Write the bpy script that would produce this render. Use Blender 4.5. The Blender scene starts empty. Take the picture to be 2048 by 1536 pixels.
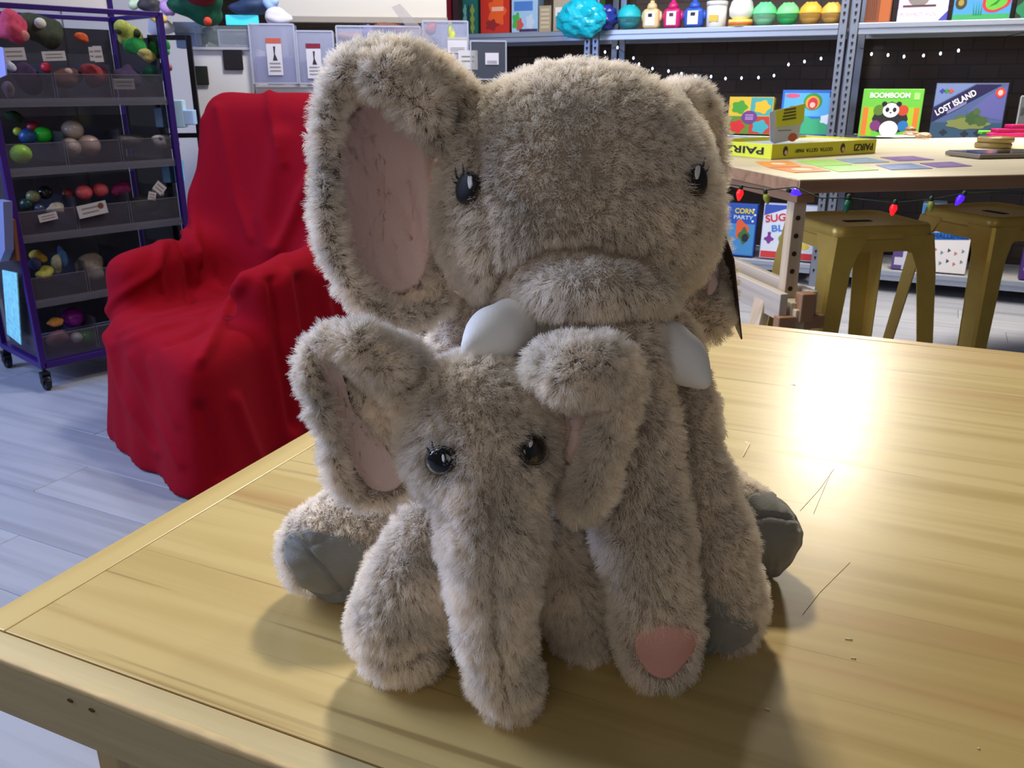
import bpy, bmesh, math, random
import numpy as np
from mathutils import Vector, Matrix
from mathutils.bvhtree import BVHTree
from mathutils.kdtree import KDTree
random.seed(7); rng = np.random.default_rng(7)
C = bpy.context.collection
sc = bpy.context.scene
# ------------------------------------------------------------------ camera
CAM_H = 1.14; FPX = 1700.0; PITCH = math.radians(19.4)
cd = bpy.data.cameras.new('camera'); cam = bpy.data.objects.new('camera', cd); C.objects.link(cam)
cam.location = (0, 0, CAM_H); cam.rotation_euler = (math.pi/2 - PITCH, 0, 0)
cd.sensor_width = 36; cd.lens = FPX/2048*36; cd.clip_start = .02; cd.clip_end = 60
cd.dof.use_dof = True; cd.dof.focus_distance = .58; cd.dof.aperture_fstop = 40.0
sc.camera = cam
# ------------------------------------------------------------------ world, lamps, exposure
w = bpy.data.worlds.new('world'); sc.world = w; w.use_nodes = True
w.node_tree.nodes['Background'].inputs[0].default_value = (.80, .86, 1, 1)
w.node_tree.nodes['Background'].inputs[1].default_value = .07
sc.cycles.max_bounces = 12; sc.cycles.diffuse_bounces = 6; sc.cycles.transparent_max_bounces = 16
sc.view_settings.view_transform = 'Standard'; sc.view_settings.look = 'None'
sc.view_settings.exposure = 0.0; sc.view_settings.gamma = 1; sc.view_settings.use_curve_mapping = False
def area(name, loc, target, sx, sy, power, col):
    l = bpy.data.lights.new(name, 'AREA'); l.shape = 'RECTANGLE'; l.size = sx; l.size_y = sy
    l.energy = power; l.color = col
    o = bpy.data.objects.new(name, l); C.objects.link(o); o.location = loc
    o.rotation_euler = (Vector(target) - Vector(loc)).to_track_quat('-Z', 'Y').to_euler()
    return o
sl = bpy.data.lights.new('spot_lamp_far', 'SPOT'); sl.energy = 95; sl.color = (1, .92, .78); sl.spot_size = math.radians(27); sl.spot_blend = .5; sl.shadow_soft_size = .14
so = bpy.data.objects.new('spot_lamp_far', sl); C.objects.link(so); so.location = (1.62, 4.02, 2.02); so.rotation_euler = (Vector((.46, 1.0, .74))-so.location).to_track_quat('-Z', 'Y').to_euler()
area('ceiling_lamp_middle', (.10, 2.25, 2.55), (.05, .6, .74), .22, .22, 40, (1, .90, .72))
area('aisle_fill', (2.25, 4.15, 2.7), (2.0, 4.0, 0), .6, .4, 34, (1, .92, .80)).data.spread = math.radians(95)  # added light to brighten the aisle floor, spread kept off the near table
area('counter_fill', (-.5, 3.45, 2.7), (-.4, 4.4, 1.0), .5, .3, 40, (.96, .96, 1))  # added overhead light to brighten the white counter
area('ceiling_lamp_shelves', (.9, 4.0, 2.7), (1.2, 5.4, .9), 1.6, .3, 36, (.94, .96, 1))
area('window_daylight', (-3.3, 1.9, 1.75), (-1.0, 1.9, .3), 1.7, 1.7, 110, (.38, .52, 1))
area('front_fill', (-.9, -2.2, 2.2), (0, 1.0, .8), 2.4, 1.6, 13, (1, .92, .84))  # added soft fill from the viewer's side, lifts the elephants' fronts
area('window_high', (-1.9, 1.3, 2.3), (0, .55, .95), 1.2, .9, 35, (.86, .92, 1))
# ------------------------------------------------------------------ helpers: measuring, meshes, materials
CR = np.array([1., 0, 0]); CF = np.array([0, math.cos(PITCH), -math.sin(PITCH)]); CU = np.array([0, math.sin(PITCH), math.cos(PITCH)])
CO = np.array([0, 0, CAM_H])
def ray(x, y): return (x-1024)/FPX*CR - (y-768)/FPX*CU + CF
def atY(x, y, Y): r = ray(x, y); return CO + r*(Y/r[1])          # point of a sight line at distance Y
def atZ(x, y, z): r = ray(x, y); return CO + r*((z-CAM_H)/r[2])  # ... at height z
def onpl(x, y, p0, n): r = ray(x, y); n = np.asarray(n, float); return CO + r*(((np.asarray(p0)-CO)@n)/(r@n))
def depth(p): return float((np.asarray(p)-CO)@CF)
def pxr(r, p): return r*depth(p)/FPX                             # pixel size -> metres at p
def proj(P):
    d = np.asarray(P, float)-CO; k = d@CF
    return np.stack([1024+FPX*(d@CR)/k, 768-FPX*(d@CU)/k], -1)
def lin(c):
    c = [x/255 for x in c]
    return tuple(x/12.92 if x <= .04045 else ((x+.055)/1.055)**2.4 for x in c)
_m = {}
def mat(name, col, rough=.6, metal=0, trans=0, ior=1.45, alpha=1, emit=0, var=0, vscale=8, bump=0, bscale=200, coat=0, sheen=0, spec=.5):
    if name in _m: return _m[name]
    m = bpy.data.materials.new(name); m.use_nodes = True; nt = m.node_tree; b = nt.nodes['Principled BSDF']
    c = lin(col) + (1,)
    b.inputs['Base Color'].default_value = c; b.inputs['Roughness'].default_value = rough; b.inputs['Metallic'].default_value = metal
    b.inputs['Transmission Weight'].default_value = trans; b.inputs['IOR'].default_value = ior; b.inputs['Alpha'].default_value = alpha
    b.inputs['Specular IOR Level'].default_value = spec; b.inputs['Coat Weight'].default_value = coat; b.inputs['Sheen Weight'].default_value = sheen
    if emit: b.inputs['Emission Color'].default_value = c; b.inputs['Emission Strength'].default_value = emit
    if var or bump: tc = nt.nodes.new('ShaderNodeTexCoord')
    if var:
        n = nt.nodes.new('ShaderNodeTexNoise'); n.inputs['Scale'].default_value = vscale; n.inputs['Detail'].default_value = 4
        h = nt.nodes.new('ShaderNodeHueSaturation'); h.inputs['Color'].default_value = c
        mr = nt.nodes.new('ShaderNodeMapRange'); mr.inputs[3].default_value = 1-var; mr.inputs[4].default_value = 1+var
        mr.inputs[1].default_value = .3; mr.inputs[2].default_value = .7
        nt.links.new(tc.outputs['Object'], n.inputs['Vector']); nt.links.new(n.outputs['Fac'], mr.inputs[0])
        nt.links.new(mr.outputs[0], h.inputs['Value']); nt.links.new(h.outputs[0], b.inputs['Base Color'])
    if bump:
        n = nt.nodes.new('ShaderNodeTexNoise'); n.inputs['Scale'].default_value = bscale; n.inputs['Detail'].default_value = 3
        bp = nt.nodes.new('ShaderNodeBump'); bp.inputs['Strength'].default_value = bump; bp.inputs['Distance'].default_value = .002
        nt.links.new(tc.outputs['Object'], n.inputs['Vector']); nt.links.new(n.outputs['Fac'], bp.inputs['Height']); nt.links.new(bp.outputs[0], b.inputs['Normal'])
    _m[name] = m; return m
def link(name, me, m=None, parent=None, smooth=False):
    if isinstance(me, bmesh.types.BMesh):
        bm = me; me = bpy.data.meshes.new(name); bmesh.ops.recalc_face_normals(bm, faces=bm.faces); bm.to_mesh(me); bm.free()
    o = bpy.data.objects.new(name, me); C.objects.link(o)
    if m and not me.materials: me.materials.append(m)
    if smooth: me.shade_smooth()
    if parent: o.parent = parent
    return o
def tag(o, label=None, cat=None, group=None, kind=None):
    for k, v in (('label', label), ('category', cat), ('group', group), ('kind', kind)):
        if v: o[k] = v
    return o
def empty(name, loc, rz=0, **kw):
    o = bpy.data.objects.new(name, None); C.objects.link(o); o.location = loc; o.rotation_euler = (0, 0, rz); o.empty_display_size = .05
    return tag(o, **kw)
def frame(o):                                                    # matrix of an empty without waiting for an update
    return Matrix.LocRotScale(o.location, o.rotation_euler, o.scale)
def pydata(name, V, Fc, m=None, parent=None, smooth=False):
    me = bpy.data.meshes.new(name); me.from_pydata([tuple(map(float, v)) for v in V], [], [tuple(int(i) for i in f) for f in Fc]); me.update()
    return link(name, me, m, parent, smooth)
def bm_box(bm, c, s, rot=None, bevel=0, seg=2):
    r = bmesh.ops.create_cube(bm, size=1, matrix=Matrix.Translation(c) @ (rot.to_4x4() if rot else Matrix()) @ Matrix.Diagonal((*s, 1)))
    if bevel:
        es = list({e for v in r['verts'] for e in v.link_edges})
        bmesh.ops.bevel(bm, geom=es, offset=bevel, segments=seg, affect='EDGES', profile=.5)
    return r
def box(name, c, s, m, parent=None, bevel=0, rot=None, seg=2):
    bm = bmesh.new(); bm_box(bm, c, s, rot, bevel, seg); return link(name, bm, m, parent, False)
def bm_bar(bm, a, b, wx, wy, bevel=0, up=(0, 0, 1)):             # rectangular bar from a to b
    a = Vector(a); b = Vector(b); z = (b-a); L = z.length; z.normalize(); u = Vector(up)
    if abs(z.dot(u)) > .99: u = Vector((0, 1, 0))
    x = u.cross(z).normalized(); y = z.cross(x); rot = Matrix((x, y, z)).transposed()
    return bm_box(bm, (a+b)/2, (wx, wy, L), rot, bevel)
def bar(name, a, b, wx, wy, m, parent=None, bevel=0, up=(0, 0, 1)):
    bm = bmesh.new(); bm_bar(bm, a, b, wx, wy, bevel, up); return link(name, bm, m, parent)
def tube(name, pts, r, m, parent=None, n=10, closed=False, radii=None):
    pts = [Vector(p) for p in pts]; N = len(pts); V = []; Fc = []
    t0 = (pts[1]-pts[0]).normalized(); u = t0.orthogonal().normalized()
    for i, p in enumerate(pts):
        t = (pts[min(i+1, N-1)]-pts[max(i-1, 0)]).normalized(); u = (u - t*u.dot(t)).normalized(); v = t.cross(u)
        rr = radii[i] if radii else r
        for k in range(n): a = 2*math.pi*k/n; V.append(p+(u*math.cos(a)+v*math.sin(a))*rr)
    for i in range(N-1):
        for k in range(n): Fc.append((i*n+k, i*n+(k+1) % n, (i+1)*n+(k+1) % n, (i+1)*n+k))
    Fc.append(tuple(range(n))[::-1]); Fc.append(tuple((N-1)*n+k for k in range(n)))
    return pydata(name, V, Fc, m, parent, True)
def lathe(name, prof, c, m, parent=None, n=28, smooth=True):     # profile of (r, z)
    V = []; Fc = []
    for r, z in prof:
        for k in range(n): a = 2*math.pi*k/n; V.append((c[0]+r*math.cos(a), c[1]+r*math.sin(a), c[2]+z))
    for i in range(len(prof)-1):
        for k in range(n): Fc.append((i*n+k, i*n+(k+1) % n, (i+1)*n+(k+1) % n, (i+1)*n+k))
    Fc.append(tuple(range(n))[::-1]); Fc.append(tuple((len(prof)-1)*n+k for k in range(n)))
    return pydata(name, V, Fc, m, parent, smooth)
def plate(name, pts, y0, th, m, parent=None):                    # polygon (x, z) on a front that looks to -y, th proud of y0
    n = len(pts); V = [(x, y0-th, z) for x, z in pts]+[(x, y0, z) for x, z in pts]
    Fc = [tuple(range(n))]+[(i, i+n, (i+1) % n+n, (i+1) % n) for i in range(n)]
    return pydata(name, V, Fc, m, parent)
def oval(cx, cz, rx, rz, n=20, a0=0): return [(cx+rx*math.cos(a0+2*math.pi*k/n), cz+rz*math.sin(a0+2*math.pi*k/n)) for k in range(n)]
def rect(x0, z0, x1, z1): return [(x0, z0), (x1, z0), (x1, z1), (x0, z1)]
_font = {}
def text(name, s, x, z, y, size, m, parent, width=None, rz=0, bold=.0, flip=False, rot=None):
    cu = bpy.data.curves.new(name, 'FONT'); cu.body = s; cu.size = size; cu.align_x = 'CENTER'; cu.align_y = 'CENTER'
    cu.extrude = .0006; cu.offset = size*.02 if bold else 0
    o = bpy.data.objects.new(name, cu); C.objects.link(o); cu.materials.append(m); o.parent = parent
    o.location = (x, y, z); o.rotation_euler = rot or (math.pi/2, rz, 0)
    me = bpy.data.meshes.new_from_object(o.evaluated_get(bpy.context.evaluated_depsgraph_get()))
    q = bpy.data.objects.new(name, me); C.objects.link(q); q.parent = parent; q.location = o.location; q.rotation_euler = o.rotation_euler
    if width: ww = max(v.co.x for v in me.vertices)-min(v.co.x for v in me.vertices); q.scale = (width/max(ww, 1e-4), 1, 1)
    bpy.data.objects.remove(o); bpy.data.curves.remove(cu); q.name = name
    return q
# ------------------------------------------------------------------ helpers: soft bodies grown from a distance field
def rcone(P, a, b, ra, rb):
    ba = b-a; t = np.clip(((P-a)@ba)/max(ba@ba, 1e-9), 0, 1)
    return np.linalg.norm(P-a-t[..., None]*ba, axis=-1)-(ra+t*(rb-ra))
def ellip(P, c, r, A):
    q = (P-c)@A.T; k0 = np.linalg.norm(q/r, axis=-1); k1 = np.linalg.norm(q/(r*r), axis=-1)+1e-9
    return k0*(k0-1)/k1
def smin(a, b, k):
    h = np.clip(.5+.5*(b-a)/k, 0, 1); return b*(1-h)+a*h-k*h*(1-h)
def surface(fn, lo, hi, h):                                      # naive surface nets
    lo = np.array(lo, float); n = np.ceil((np.array(hi)-lo)/h).astype(int)+1
    g = np.stack(np.meshgrid(*[lo[i]+h*np.arange(n[i]) for i in range(3)], indexing='ij'), -1)
    D = fn(g.reshape(-1, 3)).reshape(n); S = D < 0
    acc = np.zeros((*(n-1), 3)); cnt = np.zeros(n-1); corners = [(i, j, k) for i in (0, 1) for j in (0, 1) for k in (0, 1)]
    sl = lambda c: tuple(slice(c[i], n[i]-1+c[i]) for i in range(3))
    for a in range(8):
        for b in range(a+1, 8):
            ca, cb = corners[a], corners[b]
            if sum(abs(x-y) for x, y in zip(ca, cb)) != 1: continue
            da, db = D[sl(ca)], D[sl(cb)]; x = (da < 0) != (db < 0)
            t = np.where(x, da/np.where(x, da-db, 1), 0)
            acc += np.where(x[..., None], np.array(ca)+t[..., None]*(np.array(cb)-np.array(ca)), 0); cnt += x
    idx = -np.ones(n-1, int); on = cnt > 0; idx[on] = np.arange(on.sum())
    cells = np.argwhere(on); V = lo+h*(cells+acc[on]/cnt[on][:, None])
    Q = []
    for ax in range(3):
        u, v = (ax+1) % 3, (ax+2) % 3
        s0 = [slice(None)]*3; s1 = [slice(None)]*3; s0[ax] = slice(0, -1); s1[ax] = slice(1, None)
        A, B = S[tuple(s0)], S[tuple(s1)]; E = np.argwhere(A != B)
        E = E[(E[:, u] > 0) & (E[:, v] > 0) & (E[:, u] < n[u]-1) & (E[:, v] < n[v]-1)]
        if not len(E): continue
        def cell(du, dv): e = E.copy(); e[:, u] += du; e[:, v] += dv; return idx[e[:, 0], e[:, 1], e[:, 2]]
        q = np.stack([cell(-1, -1), cell(0, -1), cell(0, 0), cell(-1, 0)], 1)
        fl = A[E[:, 0], E[:, 1], E[:, 2]]; q[~fl] = q[~fl][:, ::-1]; Q.append(q)
    return V, np.concatenate(Q)
def relax(V, Q, it, lam=.5):
    e = np.concatenate([Q[:, [0, 1]], Q[:, [1, 2]], Q[:, [2, 3]], Q[:, [3, 0]]]); e = np.concatenate([e, e[:, ::-1]])
    cnt = np.bincount(e[:, 0], minlength=len(V))[:, None]
    for _ in range(it):
        s = np.stack([np.bincount(e[:, 0], V[e[:, 1], i], len(V)) for i in range(3)], 1)
        V = V+lam*(s/np.maximum(cnt, 1)-V)
    return V
def normals(V, Q):
    n = np.cross(V[Q[:, 2]]-V[Q[:, 0]], V[Q[:, 3]]-V[Q[:, 1]]); N = np.zeros_like(V)
    for i in range(4): np.add.at(N, Q[:, i], n)
    return N/(np.linalg.norm(N, axis=1, keepdims=True)+1e-12)
CAX = np.stack([CR, CU, CF])
class Soft:
    def __init__(s): s.pr = []; s.lo = np.full(3, 9.); s.hi = np.full(3, -9.)
    def grow(s, c, r): s.lo = np.minimum(s.lo, c-r); s.hi = np.maximum(s.hi, c+r)
    def ell(s, x, y, Y, rx, ry, rd, k=.02):
        c = atY(x, y, Y); r = np.array([pxr(rx, c), pxr(ry, c), rd]); s.grow(c, r.max()); s.pr.append(('e', c, r, k)); return s
    def chain(s, pts, k=.015):
        W = [(atY(x, y, Y), r) for x, y, Y, r in pts]; W = [(c, pxr(r, c)) for c, r in W]
        for c, r in W: s.grow(c, r)
        for (a, ra), (b, rb) in zip(W, W[1:]): s.pr.append(('c', a, b, ra, rb, k))
        return s
    def sheet(s, outline, centre, rim, th, sag, k=.006, n=64, inset=12):     # cupped sheet with a rolled rim
        O = np.array([atY(x, y, Y) for x, y, Y in outline]); cpt = atY(*centre)
        m = len(O); T = np.linspace(0, m, n, endpoint=False); i = T.astype(int); f = (T-i)[:, None]
        P0, P1, P2, P3 = O[(i-1) % m], O[i], O[(i+1) % m], O[(i+2) % m]
        R = .5*((2*P1)+(P2-P0)*f+(2*P0-5*P1+4*P2-P3)*f*f+(3*P1-P0-3*P2+P3)*f**3)
        cen = R.mean(0); rimr = pxr(rim, cen); ins = pxr(rim+inset, cen)
        d = cpt-R; d = d-(d@CF)[:, None]*CF; L = np.linalg.norm(d, axis=1, keepdims=True); R = R+d/L*np.minimum(ins, .45*L)
        for c in R: s.grow(c, rimr)
        sh = []
        for a in range(n):
            mid = (R[a]+cpt)/2+CF*sag; q = .5*mid+.5*R[a]+CF*sag*.3
            sh += [(cpt, mid), (mid, q), (q, R[a])]
        s.pr.append(('s', sh, th, [(R[a], R[(a+1) % n]) for a in range(n)], rimr, k)); return s
    def dist(s, P):
        D = None
        for p in s.pr:
            if p[0] == 'e': d = ellip(P, p[1], p[2], CAX); k = p[3]
            elif p[0] == 'c': d = rcone(P, p[1], p[2], p[3], p[4]); k = p[5]
            else:
                d = np.full(len(P), 9.); e = np.full(len(P), 9.); k = p[5]
                for a, b in p[1]: d = np.minimum(d, rcone(P, a, b, p[2], p[2]))
                for a, b in p[3]: e = np.minimum(e, rcone(P, a, b, p[4], p[4]))
                d = smin(d, e, .008)
            D = d if D is None else smin(D, d, k)
        return D
    def mesh(s, h=.004, shrink=.0045, floor=None, it=3, grooves=()):
        fn = (lambda P: np.maximum(s.dist(P)+shrink, floor-P[:, 2])) if floor is not None else (lambda P: s.dist(P)+shrink)
        V, Q = surface(fn, s.lo-.02, s.hi+.02, h); V = relax(V, Q, it)
        s.gro = np.zeros(len(V))
        if grooves:
            N = normals(V, Q); px = proj(V); facing = (N@CF) < .1
            for line, wd, dp in grooves:                           # stitched seams: pressed in along a line
                L = np.array(line, float); d = np.full(len(V), 1e9)
                for a, b in zip(L, L[1:]):
                    ba = b-a; t = np.clip(((px-a)@ba)/(ba@ba), 0, 1); d = np.minimum(d, np.linalg.norm(px-a-t[:, None]*ba, axis=1))
                g = np.exp(-(d/wd)**2)*facing; V = V-N*(g*dp)[:, None]; s.gro = np.maximum(s.gro, g)
        if floor is not None: V[:, 2] = np.maximum(V[:, 2], floor)
        s.V, s.Q = V, Q; s.bvh = BVHTree.FromPolygons([tuple(v) for v in V], [tuple(q) for q in Q]); return s
def inside(poly, p):
    x, y = p[:, 0], p[:, 1]; r = np.zeros(len(p), bool); n = len(poly)
    for i in range(n):
        (x0, y0), (x1, y1) = poly[i], poly[(i+1) % n]
        if y0 == y1: continue
        c = ((y0 > y) != (y1 > y)) & (x < (x1-x0)*(y-y0)/(y1-y0)+x0); r ^= c
    return r
def smoothpoly(pts, n=48):
    O = np.array(pts, float); m = len(O); T = np.linspace(0, m, n, endpoint=False); i = T.astype(int); f = (T-i)[:, None]
    P0, P1, P2, P3 = O[(i-1) % m], O[i], O[(i+1) % m], O[(i+2) % m]
    return .5*((2*P1)+(P2-P0)*f+(2*P0-5*P1+4*P2-P3)*f*f+(3*P1-P0-3*P2+P3)*f**3)
def patch(name, poly, soft, m, parent, lift=.0015, th=.003, n=48, rings=10, dome=0, pleats=0, creases=(), soften=3):
    """A sewn-on piece: lies on the soft body's surface, lift proud of it and th thick."""
    poly = smoothpoly(poly, n); c = poly.mean(0); V = []; Nn = []; last = None
    fr = [0]+[(i+1)/rings for i in range(rings)]
    Y = None
    for f in fr:
        for k in range(n if f else 1):
            p = c+(poly[k]-c)*f; r = ray(*p); h = soft.bvh.ray_cast(Vector(CO), Vector(r).normalized())
            if h[0] is not None and (last is None or abs((np.array(h[0])-CO)@CF-last) < .05): loc, nn = np.array(h[0]), np.array(h[1]); last = (loc-CO)@CF
            else: loc = CO+r*(last or .6); nn = -CF
            if nn@CF > 0: nn = -nn
            V.append(loc); Nn.append(nn)
    V = np.array(V); Nn = np.array(Nn)
    for _ in range(soften):                                        # even out the cloth
        G = V[1:].reshape(rings, n, 3); up = np.concatenate([np.repeat(V[:1][None], n, 1), G[:-1]]); dn = np.concatenate([G[1:], G[-1:]])
        G2 = .5*G+.125*(np.roll(G, 1, 1)+np.roll(G, -1, 1)+up+dn); G2[-1] = G[-1]*.5+.25*(np.roll(G[-1], 1, 0)+np.roll(G[-1], -1, 0)); V = np.concatenate([V[:1]*.5+.5*G2[0].mean(0)[None], G2.reshape(-1, 3)])
    fa = np.array([0]+[f for f in fr[1:] for _ in range(n)])
    # smooth the normals a little and lift
    Nn = Nn*.5-CF*.5; Nn /= np.linalg.norm(Nn, axis=1, keepdims=True)
    top = V+Nn*(lift+dome*np.sqrt(np.clip(1-fa**2, 0, 1)))[:, None]
    if pleats: th_ = np.array([0]+[2*math.pi*k/n for f in fr[1:] for k in range(n)]); top = top+Nn*(.0011*np.sin(pleats*th_)*np.clip(fa*1.6-.6, 0, 1))[:, None]
    for line, wd, dp in creases:
        L = np.array(line, float); pp = proj(top); d = np.full(len(top), 1e9)
        for a, b in zip(L, L[1:]): ba = b-a; t = np.clip(((pp-a)@ba)/(ba@ba), 0, 1); d = np.minimum(d, np.linalg.norm(pp-a-t[:, None]*ba, axis=1))
        top = top-Nn*(np.exp(-(d/wd)**2)*dp)[:, None]
    edge = top[-n:]-Nn[-n:]*(th+lift); V = np.concatenate([top, edge])
    Fc = [(0, 1+(k+1) % n, 1+k) for k in range(n)]
    for i in range(rings):
        a = 1+i*n; b = a+n
        Fc += [(a+k, a+(k+1) % n, b+(k+1) % n, b+k) for k in range(n)]
    o = pydata(name, V, Fc, m, parent, True)
    return o, (poly, top)
# ================================================================== the room
def wood_mat(name, base_c, dark, grain, axis='X', rough=.4, coat=0, streak=None, scale=1.0, bump=.15, lines=0):
    m = bpy.data.materials.new(name); m.use_nodes = True; nt = m.node_tree; b = nt.nodes['Principled BSDF']; L = nt.links.new
    tc = nt.nodes.new('ShaderNodeTexCoord'); oi = nt.nodes.new('ShaderNodeObjectInfo'); mp = nt.nodes.new('ShaderNodeMapping')
    s = (1.2, 34, 34) if axis == 'X' else (34, 1.2, 34) if axis == 'Y' else (34, 34, 1.2)
    mp.inputs['Scale'].default_value = [v*scale for v in s]
    cm = nt.nodes.new('ShaderNodeCombineXYZ'); mul = nt.nodes.new('ShaderNodeMath'); mul.operation = 'MULTIPLY'; mul.inputs[1].default_value = 37
    L(oi.outputs['Random'], mul.inputs[0]); L(mul.outputs[0], cm.inputs[0]); L(mul.outputs[0], cm.inputs[1]); L(cm.outputs[0], mp.inputs['Location'])
    L(tc.outputs['Object'], mp.inputs['Vector'])
    n1 = nt.nodes.new('ShaderNodeTexNoise'); n1.inputs['Scale'].default_value = 1; n1.inputs['Detail'].default_value = 6; n1.inputs['Distortion'].default_value = .6
    L(mp.outputs[0], n1.inputs['Vector'])
    r1 = nt.nodes.new('ShaderNodeValToRGB'); r1.color_ramp.elements[0].position = .30; r1.color_ramp.elements[0].color = lin(dark)+(1,)
    r1.color_ramp.elements[1].position = .56; r1.color_ramp.elements[1].color = lin(base_c)+(1,); L(n1.outputs['Fac'], r1.inputs[0])
    mp2 = nt.nodes.new('ShaderNodeMapping'); mp2.inputs['Scale'].default_value = [v*scale*.16 for v in s]; L(tc.outputs['Object'], mp2.inputs['Vector'])
    n2 = nt.nodes.new('ShaderNodeTexNoise'); n2.inputs['Scale'].default_value = 1; n2.inputs['Detail'].default_value = 3; n2.inputs['Distortion'].default_value = 1.2
    L(mp2.outputs[0], n2.inputs['Vector'])
    r2 = nt.nodes.new('ShaderNodeValToRGB'); r2.color_ramp.elements[0].position = .56; r2.color_ramp.elements[0].color = (0, 0, 0, 1); r2.color_ramp.elements[1].position = .74
    L(n2.outputs['Fac'], r2.inputs[0])
    mx = nt.nodes.new('ShaderNodeMix'); mx.data_type = 'RGBA'; mx.inputs[7].default_value = lin(streak or dark)+(1,)
    sc_ = nt.nodes.new('ShaderNodeMath'); sc_.operation = 'MULTIPLY'; sc_.inputs[1].default_value = grain; L(r2.outputs[0], sc_.inputs[0])
    L(sc_.outputs[0], mx.inputs[0]); L(r1.outputs[0], mx.inputs[6])
    if lines:                                                     # thin dark growth lines
        mp3 = nt.nodes.new('ShaderNodeMapping'); mp3.inputs['Scale'].default_value = [2.2 if v < 2 else 95 for v in s]; L(tc.outputs['Object'], mp3.inputs['Vector'])
        n3 = nt.nodes.new('ShaderNodeTexNoise'); n3.inputs['Scale'].default_value = 1; n3.inputs['Detail'].default_value = 2; n3.inputs['Distortion'].default_value = .25; L(mp3.outputs[0], n3.inputs['Vector'])
        r3 = nt.nodes.new('ShaderNodeValToRGB'); r3.color_ramp.elements[0].position = .64; r3.color_ramp.elements[0].color = (0, 0, 0, 1); r3.color_ramp.elements[1].position = .72; r3.color_ramp.elements[1].color = (lines, lines, lines, 1); L(n3.outputs['Fac'], r3.inputs[0])
        m3 = nt.nodes.new('ShaderNodeMix'); m3.data_type = 'RGBA'; m3.inputs[7].default_value = lin((104, 78, 40))+(1,); L(r3.outputs[0], m3.inputs[0]); L(mx.outputs[2], m3.inputs[6]); L(m3.outputs[2], b.inputs['Base Color'])
    else: L(mx.outputs[2], b.inputs['Base Color'])
    b.inputs['Roughness'].default_value = rough; b.inputs['Coat Weight'].default_value = coat; b.inputs['Coat Roughness'].default_value = rough*.8
    rr = nt.nodes.new('ShaderNodeMapRange'); rr.inputs[3].default_value = rough*.85; rr.inputs[4].default_value = rough*1.3; L(n1.outputs['Fac'], rr.inputs[0]); L(rr.outputs[0], b.inputs['Roughness'])
    bp = nt.nodes.new('ShaderNodeBump'); bp.inputs['Strength'].default_value = bump; bp.inputs['Distance'].default_value = .001; L(n1.outputs['Fac'], bp.inputs['Height'])
    L(bp.outputs[0], b.inputs['Normal']); _m[name] = m; return m
FLOOR = [wood_mat('grey_floor_board_%d' % i, c, d, .5, 'X', .5, 0, scale=.6) for i, (c, d) in enumerate([((150, 151, 158), (131, 132, 139)), ((146, 147, 155), (127, 128, 135)), ((153, 154, 160), (135, 136, 142))])]
GAP = mat('floor_gap', (112, 112, 118), .9)
RA = math.radians(-26)
ROOM = Matrix.Rotation(RA, 4, 'Z')
fl = empty('floor', (0, 0, 0), RA, kind='structure', label='grey wood-look plank floor')
fl2 = box('underlay', (.9, 3.0, -.02), (9.4, 9, .02), GAP, fl)
k = 0; plank_me = {}
pw, pl = .19, 1.45
for row in range(-6, 38):
    y = row*pw; off = ((row*3) % 7)*.207
    for c in range(-4, 6):
        x = c*pl+off; wx, wy = (ROOM @ Vector((x+pl/2, y, 0)))[:2]
        if wy < .5 or wy > 6.4 or abs(wx) > .66*wy+1.2: continue
        mi = random.randrange(3)
        if mi not in plank_me:
            o = box('plank', (0, 0, -.005), (pl-.0015, pw-.0015, .01), FLOOR[mi], fl, .0012, seg=1); plank_me[mi] = o.data
        else: o = bpy.data.objects.new('plank', plank_me[mi]); C.objects.link(o); o.parent = fl
        o.location = (x+pl/2, y, 0); k += 1
# shelf line of the far wall
S0 = np.array([2.173, 4.813, 0]); SX = np.array([math.cos(RA), math.sin(RA), 0]); SN = np.array([math.sin(RA), -math.cos(RA), 0])
def sh(px, py, out=0):                                            # (along, height) on the shelf front, out = nearer the viewer
    p = onpl(px, py, S0+SN*out, SN); return float((p-S0)@SX), float(p[2])
def wall_mat():
    m = bpy.data.materials.new('dark_brick_wall'); m.use_nodes = True; nt = m.node_tree; b = nt.nodes['Principled BSDF']; L = nt.links.new
    tc = nt.nodes.new('ShaderNodeTexCoord'); mp = nt.nodes.new('ShaderNodeMapping'); mp.inputs['Rotation'].default_value = (math.pi/2, 0, 0)
    br = nt.nodes.new('ShaderNodeTexBrick'); br.inputs['Color1'].default_value = lin((86, 71, 62))+(1,); br.inputs['Color2'].default_value = lin((76, 63, 56))+(1,); br.inputs['Mortar'].default_value = lin((62, 54, 50))+(1,)
    br.inputs['Scale'].default_value = 3.2; br.inputs['Mortar Size'].default_value = .012; L(tc.outputs['Object'], mp.inputs['Vector']); L(mp.outputs[0], br.inputs['Vector'])
    L(br.outputs['Color'], b.inputs['Base Color']); b.inputs['Roughness'].default_value = .8
    return m
wl = empty('wall_back', tuple(S0), RA, kind='structure', label='dark brown wall behind the shelving')
box('wall_panel', (-1.2, .62, 1.4), (8.5, .06, 2.8), wall_mat(), wl)
box('baseboard_back', tuple(Matrix.Translation(S0) @ ROOM @ Vector((-1.2, .58, .05))), (8.5, .02, .1), mat('dark_skirting', (40, 36, 34), .6), rot=Matrix.Rotation(RA, 3, 'Z'))['kind'] = 'structure'
wlm = mat('pale_grey_paint', (176, 174, 178), .8)
for nm, c, s in (('wall_left', (-4.6, 2.6, 1.4), (.08, 8.4, 2.8)), ('wall_right', (6.2, 1.6, 1.4), (.08, 8.0, 2.8))): box(nm, c, s, wlm)['kind'] = 'structure'
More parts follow.
